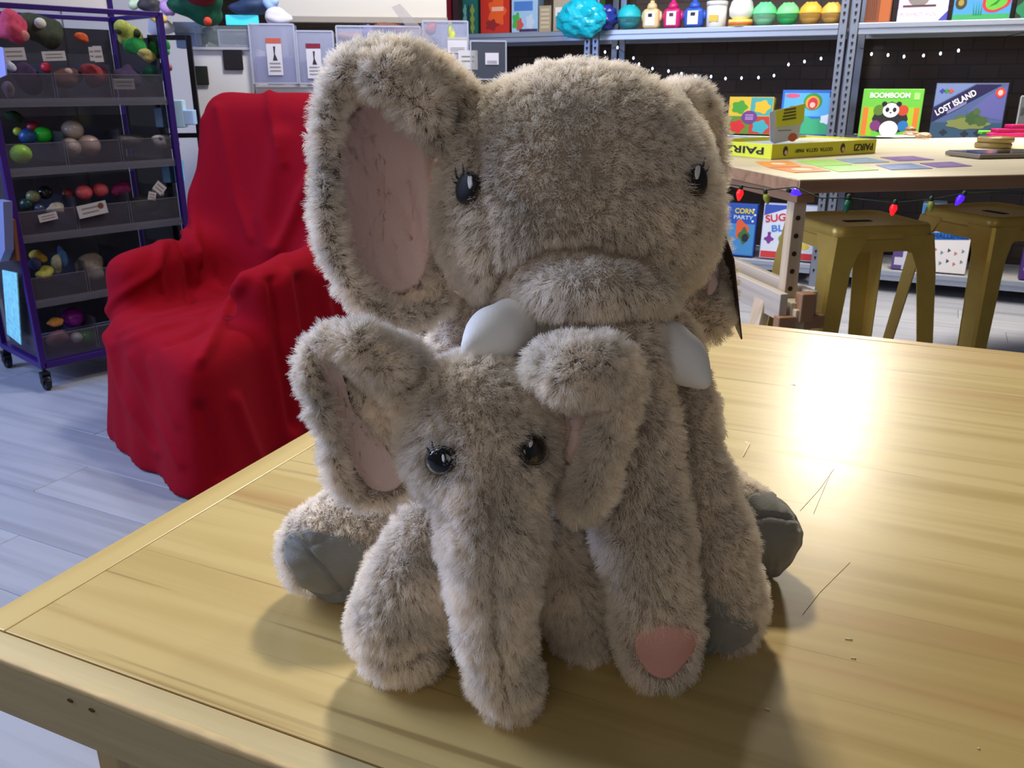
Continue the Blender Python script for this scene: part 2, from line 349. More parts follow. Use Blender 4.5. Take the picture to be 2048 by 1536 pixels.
# ================================================================== near table
PINE = wood_mat('varnished_pine', (200, 176, 116), (180, 154, 94), .75, 'X', .34, .15, streak=(166, 112, 66), bump=.05, lines=.5)
PINE_S = wood_mat('varnished_pine_side', (204, 180, 118), (182, 156, 96), .4, 'Y', .34, .15, bump=.05)
PINE_W = mat('worn_pine_edge', (212, 184, 130), .6, var=.08, vscale=40)
PINE_D = wood_mat('pine_leg', (196, 168, 116), (120, 92, 56), .5, 'Z', .55)
K = atZ(-99, 1282, TABLE_Z := .74); TA = math.radians(-24)
tb = empty('table', (K[0], K[1], 0), TA, label='varnished pine table in the foreground carrying both plush elephants', cat='table')
TW, TD, TH = 1.75, 1.18, .052
def slab(name, x0, x1, y0, y1, z0, z1, m, bev=.0012): return box(name, ((x0+x1)/2, (y0+y1)/2, (z0+z1)/2), (x1-x0, y1-y0, z1-z0), m, tb, bev)
z0, z1 = TABLE_Z-TH, TABLE_Z
slab('tabletop', .0265, TW-.0265, .0255, TD-.0265, z0, z1, PINE, .0006)
slab('edge_strip', -.006, TW, 0, .0245, z0, z1, wood_mat('worn_pine_front', (202, 184, 136), (176, 156, 108), .3, 'X', .5, .0, streak=(186, 176, 150), bump=.08, lines=.4), .0015)
slab('edge_strip', -.006, .0255, .0255, TD, z0, z1, PINE_S, .0012)
slab('edge_strip', .0265, TW, TD-.0255, TD, z0, z1, PINE, .003)
slab('edge_strip', TW-.0255, TW, .0255, TD-.0265, z0, z1, PINE_S, .003)
# worn pale arris along the front edge, uneven
V = []; Fc = []; nx = 120; prof = [(0.0046, .0002), (.0010, .0005), (-.0004, -.0010), (-.0004, -.0040)]
for i in range(nx+1):
    x = .002+(TW-.004)*i/nx; jit = .65+.5*abs(math.sin(i*.11)*.8+.5*math.sin(i*.43+1)+.3*math.sin(i*2.9))
    for (yy, zz) in prof: V.append((x, max(yy*jit, -.0006), z1+zz*(jit if zz < 0 else 1)))
for i in range(nx):
    for j in range(3): Fc.append((i*4+j, (i+1)*4+j, (i+1)*4+j+1, i*4+j+1))
pydata('worn_arris', V, Fc, PINE_W, tb, True)['label'] = 'pale worn front arris'
for lx, ly in ((.06, .055), (TW-.10, .055), (.06, TD-.11), (TW-.10, TD-.11)):
    lg = slab('leg', lx, lx+.05, ly, ly+.05, 0, z0, PINE_D, .003)
slab('rail', .11, TW-.1, .07, .09, .60, .665, PINE_D); slab('rail', .11, TW-.1, TD-.09, TD-.07, .60, .665, PINE_D)
slab('lower_shelf', .05, TW-.05, .14, TD-.05, .44, .458, mat('pale_laminate', (196, 190, 184), .5))
DENT = mat('dent', (92, 66, 36), .8)
for px, py, rw in ((141, 1401, .006), (184, 1420, .006)):
    p = onpl(px, py, K, (math.sin(TA), -math.cos(TA), 0)); q = frame(tb).inverted() @ Vector(p)
    plate('dent', oval(q.x, q.z, rw/2, .0016, 10), -.0002, .0004, DENT, tb)
def mark(name, pts, wd, m, z=z1):                                 # scratch or splinter lying on the top
    P = [frame(tb).inverted() @ Vector(atZ(x, y, z1)) for x, y in pts]
    return tube(name, [(p.x, p.y, z+.0002) for p in P], wd, m, tb, 5)
SCR = mat('scratch', (176, 146, 96), .7); SPL = mat('splinter_pale', (244, 228, 190), .5)
for pts in ([(1600, 1022), (1640, 978), (1668, 938)], [(1627, 1028), (1645, 985), (1662, 945)], [(1605, 1230), (1640, 1185), (1700, 1125)]): mark('scratch', pts, 0.00018, SCR)
for pts in ([(1491, 884), (1499, 889), (1494, 898), (1486, 914)], [(1690, 1278), (1705, 1280)], [(1702, 1316), (1712, 1318)], [(1530, 1416), (1540, 1419)], [(1955, 1497), (1960, 1499)], [(1582, 768), (1590, 771)]): mark('wood_chip', pts, .0007, SPL)
# ================================================================== draped armchair
def build_chair():
    LA = atZ(212, 498, .62); A = math.radians(-22); X = np.array([math.cos(A), math.sin(A), 0]); Y = np.array([-math.sin(A), math.cos(A), 0])
    O = LA+X*.34; O[2] = 0
    root = empty('armchair', tuple(O), A, label='high backed armchair draped to the floor in a red cloth', cat='armchair')
    def rb(P, c, h, r): q = np.abs(P-np.array(c))-(np.array(h)-r); return np.linalg.norm(np.maximum(q, 0), axis=1)+np.minimum(q.max(1), 0)-r
    def f(P):
        x, y, z = P.T; fl = np.clip(1-z/.62, 0, 1)
        q = P.copy(); q[:, 1] += .42*np.clip(x+.28, 0, .6)*np.clip((.35-y)/.45, 0, 1); d = rb(q, (.02, .19, .19), (.29, .31, .225), .06)
        for sx in (-1, 1):
            q = P.copy(); q[:, 2] -= .06*np.clip(y, 0, .6); d = smin(d, rb(q, (sx*.275-.015, .255, .29), (.075, .295, .31), .065), .06)
        q = P.copy(); q[:, 1] -= .30*(z-.55); q[:, 0] *= 1+.10*np.clip(z-.7, 0, 1)
        d = smin(d, rb(q, (-.02, .47, .57), (.36, .085, .545), .075), .09)
        an = np.arctan2(y-.3, x)
        d = d-(.018+.06*np.clip(-y*4, 0, 1))*fl**1.3 + fl*(.010*np.sin(an*13+1.0)+.008*np.sin(an*21+z*3))
        d = d+.0045*np.sin(9*x+5*y+6*np.sin(3*z+2*x))*np.clip(z-.1, 0, 1)+.003*np.sin(17*x-7*z+4*np.sin(5*y))
        return np.maximum(d, .004-z)
    V, Q = surface(f, (-.60, -.66, -.01), (.60, .98, 1.24), .016); V = relax(V, Q, 2)
    W = O+V[:, :1]*X+V[:, 1:2]*Y+V[:, 2:3]*np.array([0, 0, 1]); N = normals(W, Q); px = proj(W); facing = (N@CF) < .15
    lines = [([(437, 215), (453, 299), (475, 402), (503, 479)], 9, .012), ([(400, 240), (382, 331), (390, 446), (393, 523)], 10, .016), ([(538, 165), (541, 222), (563, 288), (570, 330)], 8, .012), ([(563, 277), (545, 360), (530, 440), (540, 500)], 22, .016),
             ([(640, 330), (606, 390), (574, 468), (560, 500)], 14, .02), ([(490, 556), (453, 616), (424, 681), (399, 724)], 11, .018), ([(545, 560), (563, 700), (590, 850)], 13, -.022), ([(602, 560), (620, 700), (640, 840)], 15, -.018), ([(640, 550), (665, 700), (680, 800)], 12, .015),
             ([(575, 545), (600, 690), (612, 850)], 10, .012), ([(317, 468), (319, 556), (330, 600)], 6, .008), ([(198, 655), (235, 594), (306, 545), (330, 490)], 9, .014), ([(205, 660), (222, 690), (251, 796), (317, 905)], 9, .012), ([(262, 714), (311, 823), (360, 930)], 10, .009), ([(300, 720), (330, 800), (352, 850)], 8, .007),
             ([(240, 668), (300, 640), (372, 618)], 7, .006), ([(230, 690), (320, 655), (400, 640)], 7, .006), ([(330, 690), (390, 670), (440, 640)], 6, -.01), ([(355, 470), (372, 500), (380, 550), (378, 600)], 8, -.02), ([(345, 440), (365, 465), (390, 500), (392, 560)], 8, .014), ([(470, 800), (500, 880), (520, 930)], 14, .012), ([(400, 820), (430, 900), (440, 950)], 16, -.010)]
    for line, wd, dp in lines:
        L = np.array(line, float); d = np.full(len(W), 1e9)
        for a, b in zip(L, L[1:]):
            ba = b-a; t = np.clip(((px-a)@ba)/(ba@ba), 0, 1); d = np.minimum(d, np.linalg.norm(px-a-t[:, None]*ba, axis=1))
        W = W+N*(np.exp(-(d/(wd*.85))**2)*facing*dp*1.35)[:, None]
    W[:, 2] = np.maximum(W[:, 2], .003)
    m = mat('red_cloth', (132, 2, 22), .95, bump=.25, bscale=260, spec=.15)
    c = pydata('cloth_cover', W, Q, m, root, True)
    sub = c.modifiers.new('smooth', 'SUBSURF'); sub.levels = 0; sub.render_levels = 1
    c.matrix_parent_inverse = frame(root).inverted()
build_chair()
# ================================================================== steel shelving along the far wall
STEEL = mat('galvanised_steel', (150, 156, 170), .38, .75); STEEL_L = mat('steel_front', (176, 184, 200), .35, .6); BOARD = mat('grey_shelf_board', (150, 148, 146), .6); SLOT = mat('slot_dark', (24, 24, 30), .8)
def sframe(name, t, zz=0, out=0, rz=0, **kw):
    p = S0+SX*t+SN*out; return empty(name, (p[0], p[1], zz), RA+rz, **kw)
def shelving(t0, t1, label):
    r = sframe('shelving_unit', t0, label=label, cat='shelving', group=None); W = t1-t0
    for x in (.021, W-.021):
        for y in (.002, .50):
            u = box('upright', (x, y+.012, 1.15), (.040, .026, 2.3), STEEL, r, .002)
            if y < .1:
                bm = bmesh.new()
                for i in range(58):
                    z = .10+i*.038
                    if abs(z-1.43) < .03 or abs(z-.14) < .03: continue
                    bm_box(bm, (x, -.0016, z), (.011, .002, .012)); bm_box(bm, (x, -.0016, z-.009), (.005, .002, .010))
                s = link('slot_row', bm, SLOT, u)
    for z in (.13, .855, 1.452, 2.05):
        box('shelf_board', (W/2, .26, z-.009), (W-.09, .46, .016), BOARD, r, .001)
        for y in (.010, .515):
            bm = bmesh.new()
            bm_box(bm, (W/2, y, z-.012), (W-.085, .014, .028), None, .003); bm_box(bm, (W/2, y+.006 if y < .1 else y-.006, z-.040), (W-.085, .012, .034), None, .004)
            link('beam', bm, STEEL_L, r)
    return r
tA = sh(1183, 60)[0]; tB = sh(1696, 60)[0]
shelving(tA-1.72, tA-.006, 'steel shelving bay furthest left, behind the acrylic display boxes')
shelving(tA+.006, tB-.008, 'middle steel shelving bay, between the two slotted posts')
shelving(tB+.008, tB+1.75, 'steel shelving bay on the right, cut by the frame edge')
BLK = mat('black_print', (22, 22, 26), .5); WHT = mat('white_print', (238, 238, 236), .5)
def cm(rgb, rough=.45): return mat('print_%d_%d_%d' % rgb, rgb, rough)
def game_box(name, label, x0, x1, yt, yb, face, side, dep=.07, out=-.06, tilt=.10, rz=0, cat='game box', group=None):
    """A carton standing on a shelf, given by its outline in the photo; returns the root and a face plotter."""
    t0, zb = sh(x0, yb, out); t1, _ = sh(x1, yb, out); _, zt = sh((x0+x1)/2, yt, out); W = abs(t1-t0); Hh = zt-zb
    lev = min((.132, .857, 1.454), key=lambda q: abs(q-zb)); Hh = zt-lev
    r = sframe(name, t0, lev+.0005, out, rz, label=label, cat=cat, group=group)
    rot = Matrix.Rotation(-tilt, 3, 'X')
    bx = box('carton', (0, 0, 0), (W, dep, Hh), side, r, .003); bx.rotation_euler = (-tilt, 0, 0); bx.location = (W/2, dep/2*math.cos(tilt)+.0, Hh/2*math.cos(tilt)+dep/2*math.sin(tilt))
    if tilt == 0: bx.location = (W/2, dep/2, Hh/2)
    def P(nm, pts, m, lift=.0012): return plate(nm, [((u-.5)*W, (v-.5)*Hh) for u, v in pts], -dep/2, lift, m, bx)
    P('front_print', rect(.012, .012, .988, .988), face, .0008)
    def T(nm, s, u, v, size, m, wd=None, rz=0, lift=.0022, bold=.003, flip=False):
        rot = (math.pi/2, -rz if not flip else math.pi-rz, 0)
        return text(nm, s, (u-.5)*W, (v-.5)*Hh, -dep/2-lift, size*Hh, m, bx, wd*W if wd else None, rot=rot, bold=bold)
    return r, P, T, W, Hh
def ov(cx, cy, rx, ry, n=18): return oval(cx, cy, rx, ry, n)
def blob(cx, cy, r, k=5, amp=.2, asp=1, n=30): return [(cx+r*(1+amp*math.cos(k*2*math.pi*i/n))*math.cos(2*math.pi*i/n), cy+asp*r*(1+amp*math.cos(k*2*math.pi*i/n))*math.sin(2*math.pi*i/n)) for i in range(n)]
# ---- games on the middle shelf
r, P, T, W, Hh = game_box('game_box', 'square children\'s game box with four coloured animal blobs round a purple disc', 1452, 1540, 196, 278, cm((226, 190, 40)), cm((222, 196, 60)))
P('panel_print', rect(.5, .5, .985, .985), cm((70, 170, 170)), .0012); P('panel_print', rect(.015, .015, .5, .48), cm((90, 140, 40)), .0012); P('panel_print', rect(.5, .015, .985, .48), cm((190, 60, 44)), .0012)
for (cx, cy, c) in ((.25, .72, (70, 160, 40)), (.76, .73, (230, 186, 30)), (.23, .2, (214, 36, 36)), (.75, .2, (60, 170, 180))): P('animal_print', blob(cx, cy, .17, 5, .14), cm(c), .0018)
P('disc_print', ov(.49, .45, .18, .18), cm((110, 60, 130)), .0024)
for q in (.51, .45, .40): P('small_print', rect(.40, q-.014, .58, q+.014), cm((190, 150, 200)), .003)
r, P, T, W, Hh = game_box('game_box', 'blue cartoon picture game box left of the slotted post', 1556, 1664, 182, 272, cm((44, 110, 200)), cm((30, 70, 170)))
P('sky_print', rect(.05, .42, .95, .93), cm((90, 176, 232)), .0012); P('meadow_print', [(.03, .03), (.97, .03), (.97, .42), (.6, .36), (.35, .5), (.03, .40)], cm((60, 170, 120)), .0014)
P('title_print', ov(.2, .87, .14, .05), cm((210, 90, 130)), .0018); P('rainbow_print', ov(.58, .74, .17, .19), cm((60, 150, 60)), .0018); P('rainbow_print', ov(.58, .72, .13, .15), cm((226, 160, 50)), .0022); P('figure_print', ov(.58, .70, .09, .13), cm((206, 50, 60)), .0026); P('figure_print', ov(.58, .67, .05, .06), cm((240, 190, 170)), .003)
P('figure_print', ov(.23, .58, .09, .07), cm((110, 60, 120)), .0026); P('figure_print', ov(.23, .57, .05, .04), cm((240, 220, 220)), .003); P('cloud_print', blob(.85, .36, .10, 5, .15), cm((226, 232, 244)), .0024); P('cloud_print', blob(.1, .1, .08, 5, .15), cm((230, 160, 190)), .0024); P('badge_print', rect(.87, .84, .93, .96), cm((20, 50, 130)), .002)
r, P, T, W, Hh = game_box('game_box', 'green game box with a panda and big white letters', 1716, 1836, 180, 268, cm((104, 186, 60)), cm((120, 196, 70)))
for x, c in ((.08, (226, 120, 40)), (.92, (226, 120, 40)), (.17, (150, 190, 40)), (.83, (150, 190, 40))): P('stripe_print', rect(x-.045, .03, x+.045, .62), cm(c), .0012)
P('scene_print', ov(.5, .38, .30, .36, 8), cm((38, 34, 36)), .0016)
for cx, cy, c in ((.30, .56, (90, 120, 40)), (.70, .56, (190, 70, 40)), (.27, .24, (120, 50, 110)), (.73, .24, (40, 110, 170))): P('figure_print', ov(cx, cy, .09, .11), cm(c), .002)
P('panda_print', ov(.5, .17, .155, .17), WHT, .0026); P('panda_print', ov(.5, .56, .135, .15), WHT, .0026)
for sx in (-1, 1): P('panda_print', ov(.5+sx*.06, .57, .032, .05), BLK, .0032); P('panda_print', ov(.5+sx*.12, .69, .045, .05), BLK, .003)
P('panda_print', ov(.5, .51, .02, .015), BLK, .0034)
T('lettering', 'BOOMBOOM', .45, .86, .145, WHT, .66, bold=.004); P('badge_print', rect(.85, .78, .94, .92), cm((160, 210, 120)), .002)
r, P, T, W, Hh = game_box('game_box', 'large dark blue island game box lettered diagonally', 1858, 2002, 168, 264, cm((74, 92, 132)), cm((52, 58, 90)), tilt=.08)
P('band_print', [(.01, .30), (.01, .56), (.56, .97), (.90, .97)], cm((34, 26, 70)), .0026); P('small_print', [(.21, .44), (.21, .50), (.46, .685), (.46, .625)], cm((120, 116, 160)), .0032); P('sky_print', [(.5, .5), (.75, .78), (.985, .95), (.985, .35), (.7, .4)], cm((92, 92, 150)), .0014); P('sky_print', [(.01, .58), (.01, .985), (.55, .985)], cm((110, 128, 170)), .0014)
P('sea_print', rect(.01, .02, .985, .3), cm((52, 78, 100)), .0014)
for cx, cy, rx, ry, c in ((.52, .28, .30, .10, (120, 128, 70)), (.58, .38, .10, .12, (60, 88, 48)), (.42, .34, .10, .09, (80, 104, 52)), (.70, .33, .09, .09, (70, 92, 50)), (.34, .28, .07, .06, (150, 140, 70)), (.62, .5, .05, .06, (70, 98, 56))): P('island_print', blob(cx, cy, rx, 7, .1, ry/rx), cm(c), .002+cx*.001)
for cx, cy in ((.2, .12), (.5, .1), (.68, .12), (.85, .14)): P('figure_print', blob(cx, cy, .05, 4, .2), cm((40, 44, 56)), .0026)
ang = math.atan2(.41*Hh, .55*W)
T('lettering', 'LOST ISLAND', .31, .645, .155, WHT, .60, rz=ang, bold=.005, lift=.0036)
P('badge_print', blob(.90, .83, .065, 4, .06, 1.3), cm((224, 60, 50)), .003); P('badge_print', ov(.90, .83, .035, .05), cm((240, 180, 170)), .0036)
for cx, c in ((.1, (60, 60, 150)), (.16, (70, 130, 70)), (.22, (190, 80, 50))): P('emblem_print', blob(cx, .86, .035, 4, .2), cm(c), .003)
r, P, T, W, Hh = game_box('game_box', 'black and white game box at the right end of the middle shelf', 2030, 2110, 194, 262, cm((90, 92, 90)), cm((200, 200, 196)))
for i in range(7): P('picture_print', blob(.12+.13*(i % 4), .25+.4*(i//4)+.06*(i % 2), .08, 3, .25), cm([(210, 210, 205), (60, 60, 62), (60, 110, 90)][i % 3]), .0016+.0002*i)
# ---- games on the bottom shelf
r, P, T, W, Hh = game_box('game_box', 'blue party game box lettered in yellow, beside the elephant on the bottom shelf', 1430, 1503, 408, 545, cm((44, 86, 176)), cm((40, 70, 150)), tilt=.05)
T('lettering', 'CORN', .66, .86, .13, cm((236, 214, 40)), .5, bold=.004); T('lettering', 'PARTY', .64, .74, .10, cm((190, 214, 240)), .52, bold=.003)
P('sky_print', rect(.03, .03, .97, .62), cm((70, 140, 200)), .0012); P('figure_print', blob(.62, .52, .17, 3, .2), cm((226, 96, 60)), .002); P('figure_print', blob(.7, .4, .14, 4, .2), cm((70, 110, 60)), .0024); P('figure_print', ov(.74, .36, .09, .08), cm((40, 40, 52)), .003)
for u, v in ((.9, .9), (.95, .8), (.9, .68), (.2, .9)): P('popcorn_print', ov(u, v, .03, .02), WHT, .002)
r, P, T, W, Hh = game_box('game_box', 'pale sweets game box with red and blue lettering on the bottom shelf', 1515, 1632, 410, 545, cm((214, 220, 236)), cm((150, 160, 200)), tilt=.05)
P('corner_print', [(.02, .98), (.55, .98), (.02, .78)], cm((60, 84, 176)), .0012); T('lettering', 'SUGAR', .34, .76, .18, cm((206, 44, 48)), .60, rz=.16, bold=.006); T('lettering', 'BLAST', .44, .58, .16, cm((60, 130, 210)), .55, rz=.12, bold=.006)
P('picture_print', ov(.5, .38, .2, .12), cm((120, 160, 90)), .0016); P('picture_print', ov(.52, .36, .1, .07), cm((60, 110, 180)), .002); P('sweet_print', blob(.14, .36, .07, 4, .25), cm((120, 60, 140)), .002); P('sweet_print', ov(.14, .46, .03, .03), cm((120, 60, 140)), .002); P('sweet_print', ov(.72, .26, .12, .06), cm((226, 200, 80)), .002); P('base_print', rect(.02, .02, .98, .14), cm((206, 60, 60)), .0014)
r, P, T, W, Hh = game_box('game_box', 'white challenge game box printed with small figures, under the stools', 1838, 1930, 440, 547, cm((226, 220, 218)), cm((210, 206, 204)), tilt=.05)
T('lettering', 'AND', .72, .86, .15, cm((190, 60, 70)), .5, bold=.005); P('band_print', [(.03, .60), (.97, .65), (.97, .79), (.03, .74)], cm((40, 100, 170)), .0014); T('lettering', 'CHALLENGE', .50, .695, .12, cm((20, 60, 120)), .86, rz=.03, bold=.003)
for i in range(12): P('figure_print', blob(.12+.15*(i % 6), .18+.2*(i//6)+.05*(i % 2), .03, 3, .3), cm([(70, 80, 90), (190, 120, 110), (120, 140, 150)][i % 3]), .0016)
r, P, T, W, Hh = game_box('game_box', 'low blue and white box lying beside the challenge game', 1832, 1880, 408, 500, cm((60, 150, 206)), cm((150, 170, 190)), tilt=0, dep=.2, out=-.16)
P('band_print', rect(.02, .5, .98, .7), cm((230, 236, 240)), .0016)
for i, (x0, x1, c) in enumerate(((1780, 1812, (92, 70, 130)), (1688, 1722, (110, 80, 150)), (1800, 1838, (190, 196, 206)))):
    r, P, T, W, Hh = game_box('game_box', ['small purple box seen between the stool legs', 'purple box glimpsed behind the stool with the arched side', 'small pale box beside the white challenge game'][i], x0, x1, 495 if i != 1 else 470, 546, cm(c), cm((60, 54, 80)), tilt=.03)
    P('panel_print', rect(.15, .2, .85, .55), cm((200, 196, 210)), .0016)
r, P, T, W, Hh = game_box('game_box', 'purple box at the right frame edge under the second stool', 2036, 2100, 500, 562, cm((80, 50, 120)), cm((70, 50, 110)), tilt=.03); P('panel_print', rect(.1, .3, .9, .4), cm((190, 180, 210)), .0016)
# ---- goods on the top shelf
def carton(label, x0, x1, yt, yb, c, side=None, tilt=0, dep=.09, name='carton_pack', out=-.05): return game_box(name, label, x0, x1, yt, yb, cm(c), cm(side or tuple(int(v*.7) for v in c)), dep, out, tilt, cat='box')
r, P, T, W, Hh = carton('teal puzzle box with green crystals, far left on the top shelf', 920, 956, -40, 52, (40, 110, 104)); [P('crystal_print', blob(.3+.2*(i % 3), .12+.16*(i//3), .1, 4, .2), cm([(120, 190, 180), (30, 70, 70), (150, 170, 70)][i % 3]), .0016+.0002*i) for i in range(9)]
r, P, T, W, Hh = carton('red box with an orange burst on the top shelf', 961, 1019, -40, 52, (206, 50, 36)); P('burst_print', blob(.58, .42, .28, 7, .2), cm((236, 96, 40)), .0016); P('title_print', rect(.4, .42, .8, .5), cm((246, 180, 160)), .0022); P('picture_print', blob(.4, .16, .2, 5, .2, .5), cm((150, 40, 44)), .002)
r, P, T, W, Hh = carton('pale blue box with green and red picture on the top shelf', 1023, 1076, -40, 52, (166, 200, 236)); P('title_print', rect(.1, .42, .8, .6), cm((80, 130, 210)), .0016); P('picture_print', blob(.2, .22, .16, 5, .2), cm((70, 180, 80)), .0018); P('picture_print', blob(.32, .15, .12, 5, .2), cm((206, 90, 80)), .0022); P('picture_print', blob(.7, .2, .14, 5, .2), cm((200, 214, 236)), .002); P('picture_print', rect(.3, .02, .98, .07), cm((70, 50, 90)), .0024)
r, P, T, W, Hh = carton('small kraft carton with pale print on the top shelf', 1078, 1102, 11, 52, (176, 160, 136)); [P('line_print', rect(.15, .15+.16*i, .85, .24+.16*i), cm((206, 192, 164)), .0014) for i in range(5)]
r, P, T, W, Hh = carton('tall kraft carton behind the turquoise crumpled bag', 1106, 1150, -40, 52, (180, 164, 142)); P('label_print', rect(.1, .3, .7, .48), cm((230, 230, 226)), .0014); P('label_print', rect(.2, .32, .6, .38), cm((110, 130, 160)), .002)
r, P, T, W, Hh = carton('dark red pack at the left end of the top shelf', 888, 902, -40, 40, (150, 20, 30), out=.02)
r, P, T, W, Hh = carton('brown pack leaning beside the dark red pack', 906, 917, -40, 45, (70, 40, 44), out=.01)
r, P, T, W, Hh = carton('lime green and white pack above the crumpled bag', 1165, 1200, -30, 36, (120, 210, 70), out=-.36)
# crumpled foil bag hanging over the shelf edge
def crumple(name, label, px, py, rx, ry, out, c, seed, cat, rd=.06, m=None):
    t, z = sh(px, py, out); bm = bmesh.new(); bmesh.ops.create_icosphere(bm, subdivisions=4, radius=1); p = S0+SX*t+SN*out; k = depth(np.array([p[0], p[1], z]))/FPX
    g = np.random.default_rng(seed); D = g.normal(size=(14, 3)); D /= np.linalg.norm(D, axis=1)[:, None]; A = g.uniform(.05, .16, 14); S_ = g.uniform(2, 7, 14)
    for v in bm.verts:
        n = np.array(v.co); s = 1+sum(A[i]*abs(math.sin(S_[i]*(n@D[i])+i)) for i in range(14))*.8-.35; v.co = Vector((n[0]*rx*k*s, n[1]*rd*s, n[2]*ry*k*s))
    o = link(name, bm, m or mat(name+str(c), c, .3, coat=.3), None, False); o.location = (p[0], p[1], z); o.rotation_euler = (0, 0, RA); return tag(o, label, cat)
crumple('foil_bag', 'bright turquoise crumpled bag hanging over the shelf post', 1163, 37, 35, 25, .10, (20, 190, 214), 3, 'bag')
crumple('foil_bag', 'dark blue crumpled bag tucked behind the turquoise one', 1212, 36, 17, 17, -.02, (48, 60, 160), 4, 'bag')
def on_top(px, yb=47, out=-.06): t, z = sh(px, yb, out); p = S0+SX*t+SN*out; k = depth(np.array([p[0], p[1], 1.46]))/FPX; return p, k
CLEARP = lambda c: mat('clear_plastic_%d_%d_%d' % c, c, .15, alpha=.45)
def capsule(px, r, c, top, label):
    p, k = on_top(px); R = r*k; e = empty('capsule_tub', (p[0], p[1], 1.4545), RA, label=label, cat='slime tub')
    lathe('tub', [(R*.55, 0), (R*.62, .002), (R*.93, R*.45), (R, R*.85), (R*.98, R*.95)], (0, 0, 0), CLEARP(c), e)
    lathe('filling', [(R*.4, .004), (R*.6, .01), (R*.8, R*.5), (R*.3, R*.62)], (0, 0, 0), cm(tuple(int(v*.85) for v in c)), e)
    lathe('lid', [(R*1.02, R*.92), (R*1.02, R*1.02), (R*.9, R*1.45), (R*.62, R*1.75), (R*.25, R*1.9), (.001, R*1.93)], (0, 0, 0), cm(top), e)
    for a in (.6, 1.5, 2.4):
        b = bmesh.new(); bmesh.ops.create_uvsphere(b, u_segments=10, v_segments=6, radius=R*.2, matrix=Matrix.Translation((R*.45*math.cos(a), -R*.45*math.sin(a)*.6, R*1.72))); link('bump', b, cm(top), e, True)
    return e
capsule(1528, 23, (150, 226, 180), (120, 230, 160), 'mint green capsule tub, left of the two green ones'); capsule(1574, 22, (60, 200, 110), (140, 230, 150), 'green capsule tub with brighter filling, right of the two green ones')
capsule(1619, 22, (226, 176, 80), (246, 190, 70), 'amber capsule tub, left of the two amber ones'); capsule(1662, 21, (220, 170, 84), (248, 196, 90), 'amber capsule tub beside the right slotted post')
capsule(1258, 24, (60, 160, 170), (40, 196, 206), 'teal domed tub beside the crumpled blue bag')
def robot(px, w_, h_, c, label):
    p, k = on_top(px); w2, h2 = w_*k, h_*k; e = empty('robot_bottle', (p[0], p[1], 1.4545), RA, label=label, cat='slime bottle')
    bm = bmesh.new(); bm_box(bm, (0, 0, h2*.36), (w2, w2*.7, h2*.72), None, w2*.22, 4); link('body', bm, cm(c, .25), e, True)
    lathe('head', [(w2*.30, h2*.70), (w2*.30, h2*.80), (w2*.24, h2*.90), (w2*.13, h2*.93), (w2*.13, h2*1.0), (.001, h2*1.02)], (0, 0, 0), cm(c, .25), e, 16)
    plate('label_panel', rect(-w2*.28, h2*.12, w2*.28, h2*.60), -w2*.35, .0015, WHT, e); plate('eye_print', rect(-w2*.12, h2*.42, w2*.12, h2*.54), -w2*.352, .002, cm((80, 40, 50)) if c[2] < 150 else BLK, e)
    for s in (-1, 1): lathe('arm', [(w2*.09, h2*.30), (w2*.11, h2*.45), (w2*.06, h2*.62)], (s*w2*.52, 0, 0), cm(c, .25), e, 10)
robot(1303, 34, 52, (240, 212, 160), 'cream robot shaped slime bottle'); robot(1345, 34, 52, (216, 50, 120), 'pink robot shaped slime bottle'); robot(1388, 38, 52, (60, 100, 200), 'blue robot shaped slime bottle')
p, k = on_top(1432); e = empty('white_tub', (p[0], p[1], 1.4545), RA, label='tall white tub with a small yellow label', cat='tub'); R = 20*k
lathe('tub', [(R*.9, 0), (R*.95, .004), (R, 40*k)], (0, 0, 0), cm((240, 238, 230), .3), e); lathe('lid', [(R*1.05, 40*k), (R*1.05, 47*k), (R*.95, 48*k)], (0, 0, 0), cm((246, 244, 240), .3), e); plate('label_panel', rect(-R*.5, 10*k, R*.4, 22*k), -R*.97, .002, cm((226, 190, 70)), e)
p, k = on_top(1481); e = empty('egg_tub', (p[0], p[1], 1.4545), RA, label='white egg shaped tub on a yellow striped base', cat='tub'); R = 24*k
lathe('base', [(R*.9, 0), (R, .003), (R, 13*k)], (0, 0, 0), cm((246, 220, 110), .3), e); lathe('stripe', [(R*1.005, 2*k), (R*1.01, 6*k), (R*1.005, 8*k)], (0, 0, 0), cm((236, 120, 60), .3), e); lathe('egg', [(R*.6, 13*k), (R*.95, 20*k), (R*1.0, 32*k), (R*.85, 46*k), (R*.4, 56*k), (.001, 58*k)], (0, 0, 0), cm((250, 248, 240), .3), e)
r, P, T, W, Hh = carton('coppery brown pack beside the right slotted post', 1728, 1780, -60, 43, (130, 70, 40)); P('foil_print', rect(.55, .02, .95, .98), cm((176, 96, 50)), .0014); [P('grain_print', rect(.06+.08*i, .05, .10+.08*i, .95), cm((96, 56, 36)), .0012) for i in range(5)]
r, P, T, W, Hh = carton('pale pink game box with a grey pebble shape on the top shelf', 1792, 1893, -80, 43, (232, 190, 206), (60, 60, 140)); P('base_print', rect(.01, .01, .99, .2), cm((236, 232, 238)), .0014); P('pebble_print', ov(.4, .42, .22, .17), cm((130, 120, 116)), .002); P('ground_print', rect(.1, .245, .75, .275), cm((70, 60, 60)), .0024); T('lettering', 'PURRFECT PICK', .42, .12, .085, cm((190, 170, 186)), .72); P('corner_print', [(.82, .01), (.99, .01), (.99, .17)], cm((70, 70, 160)), .002)
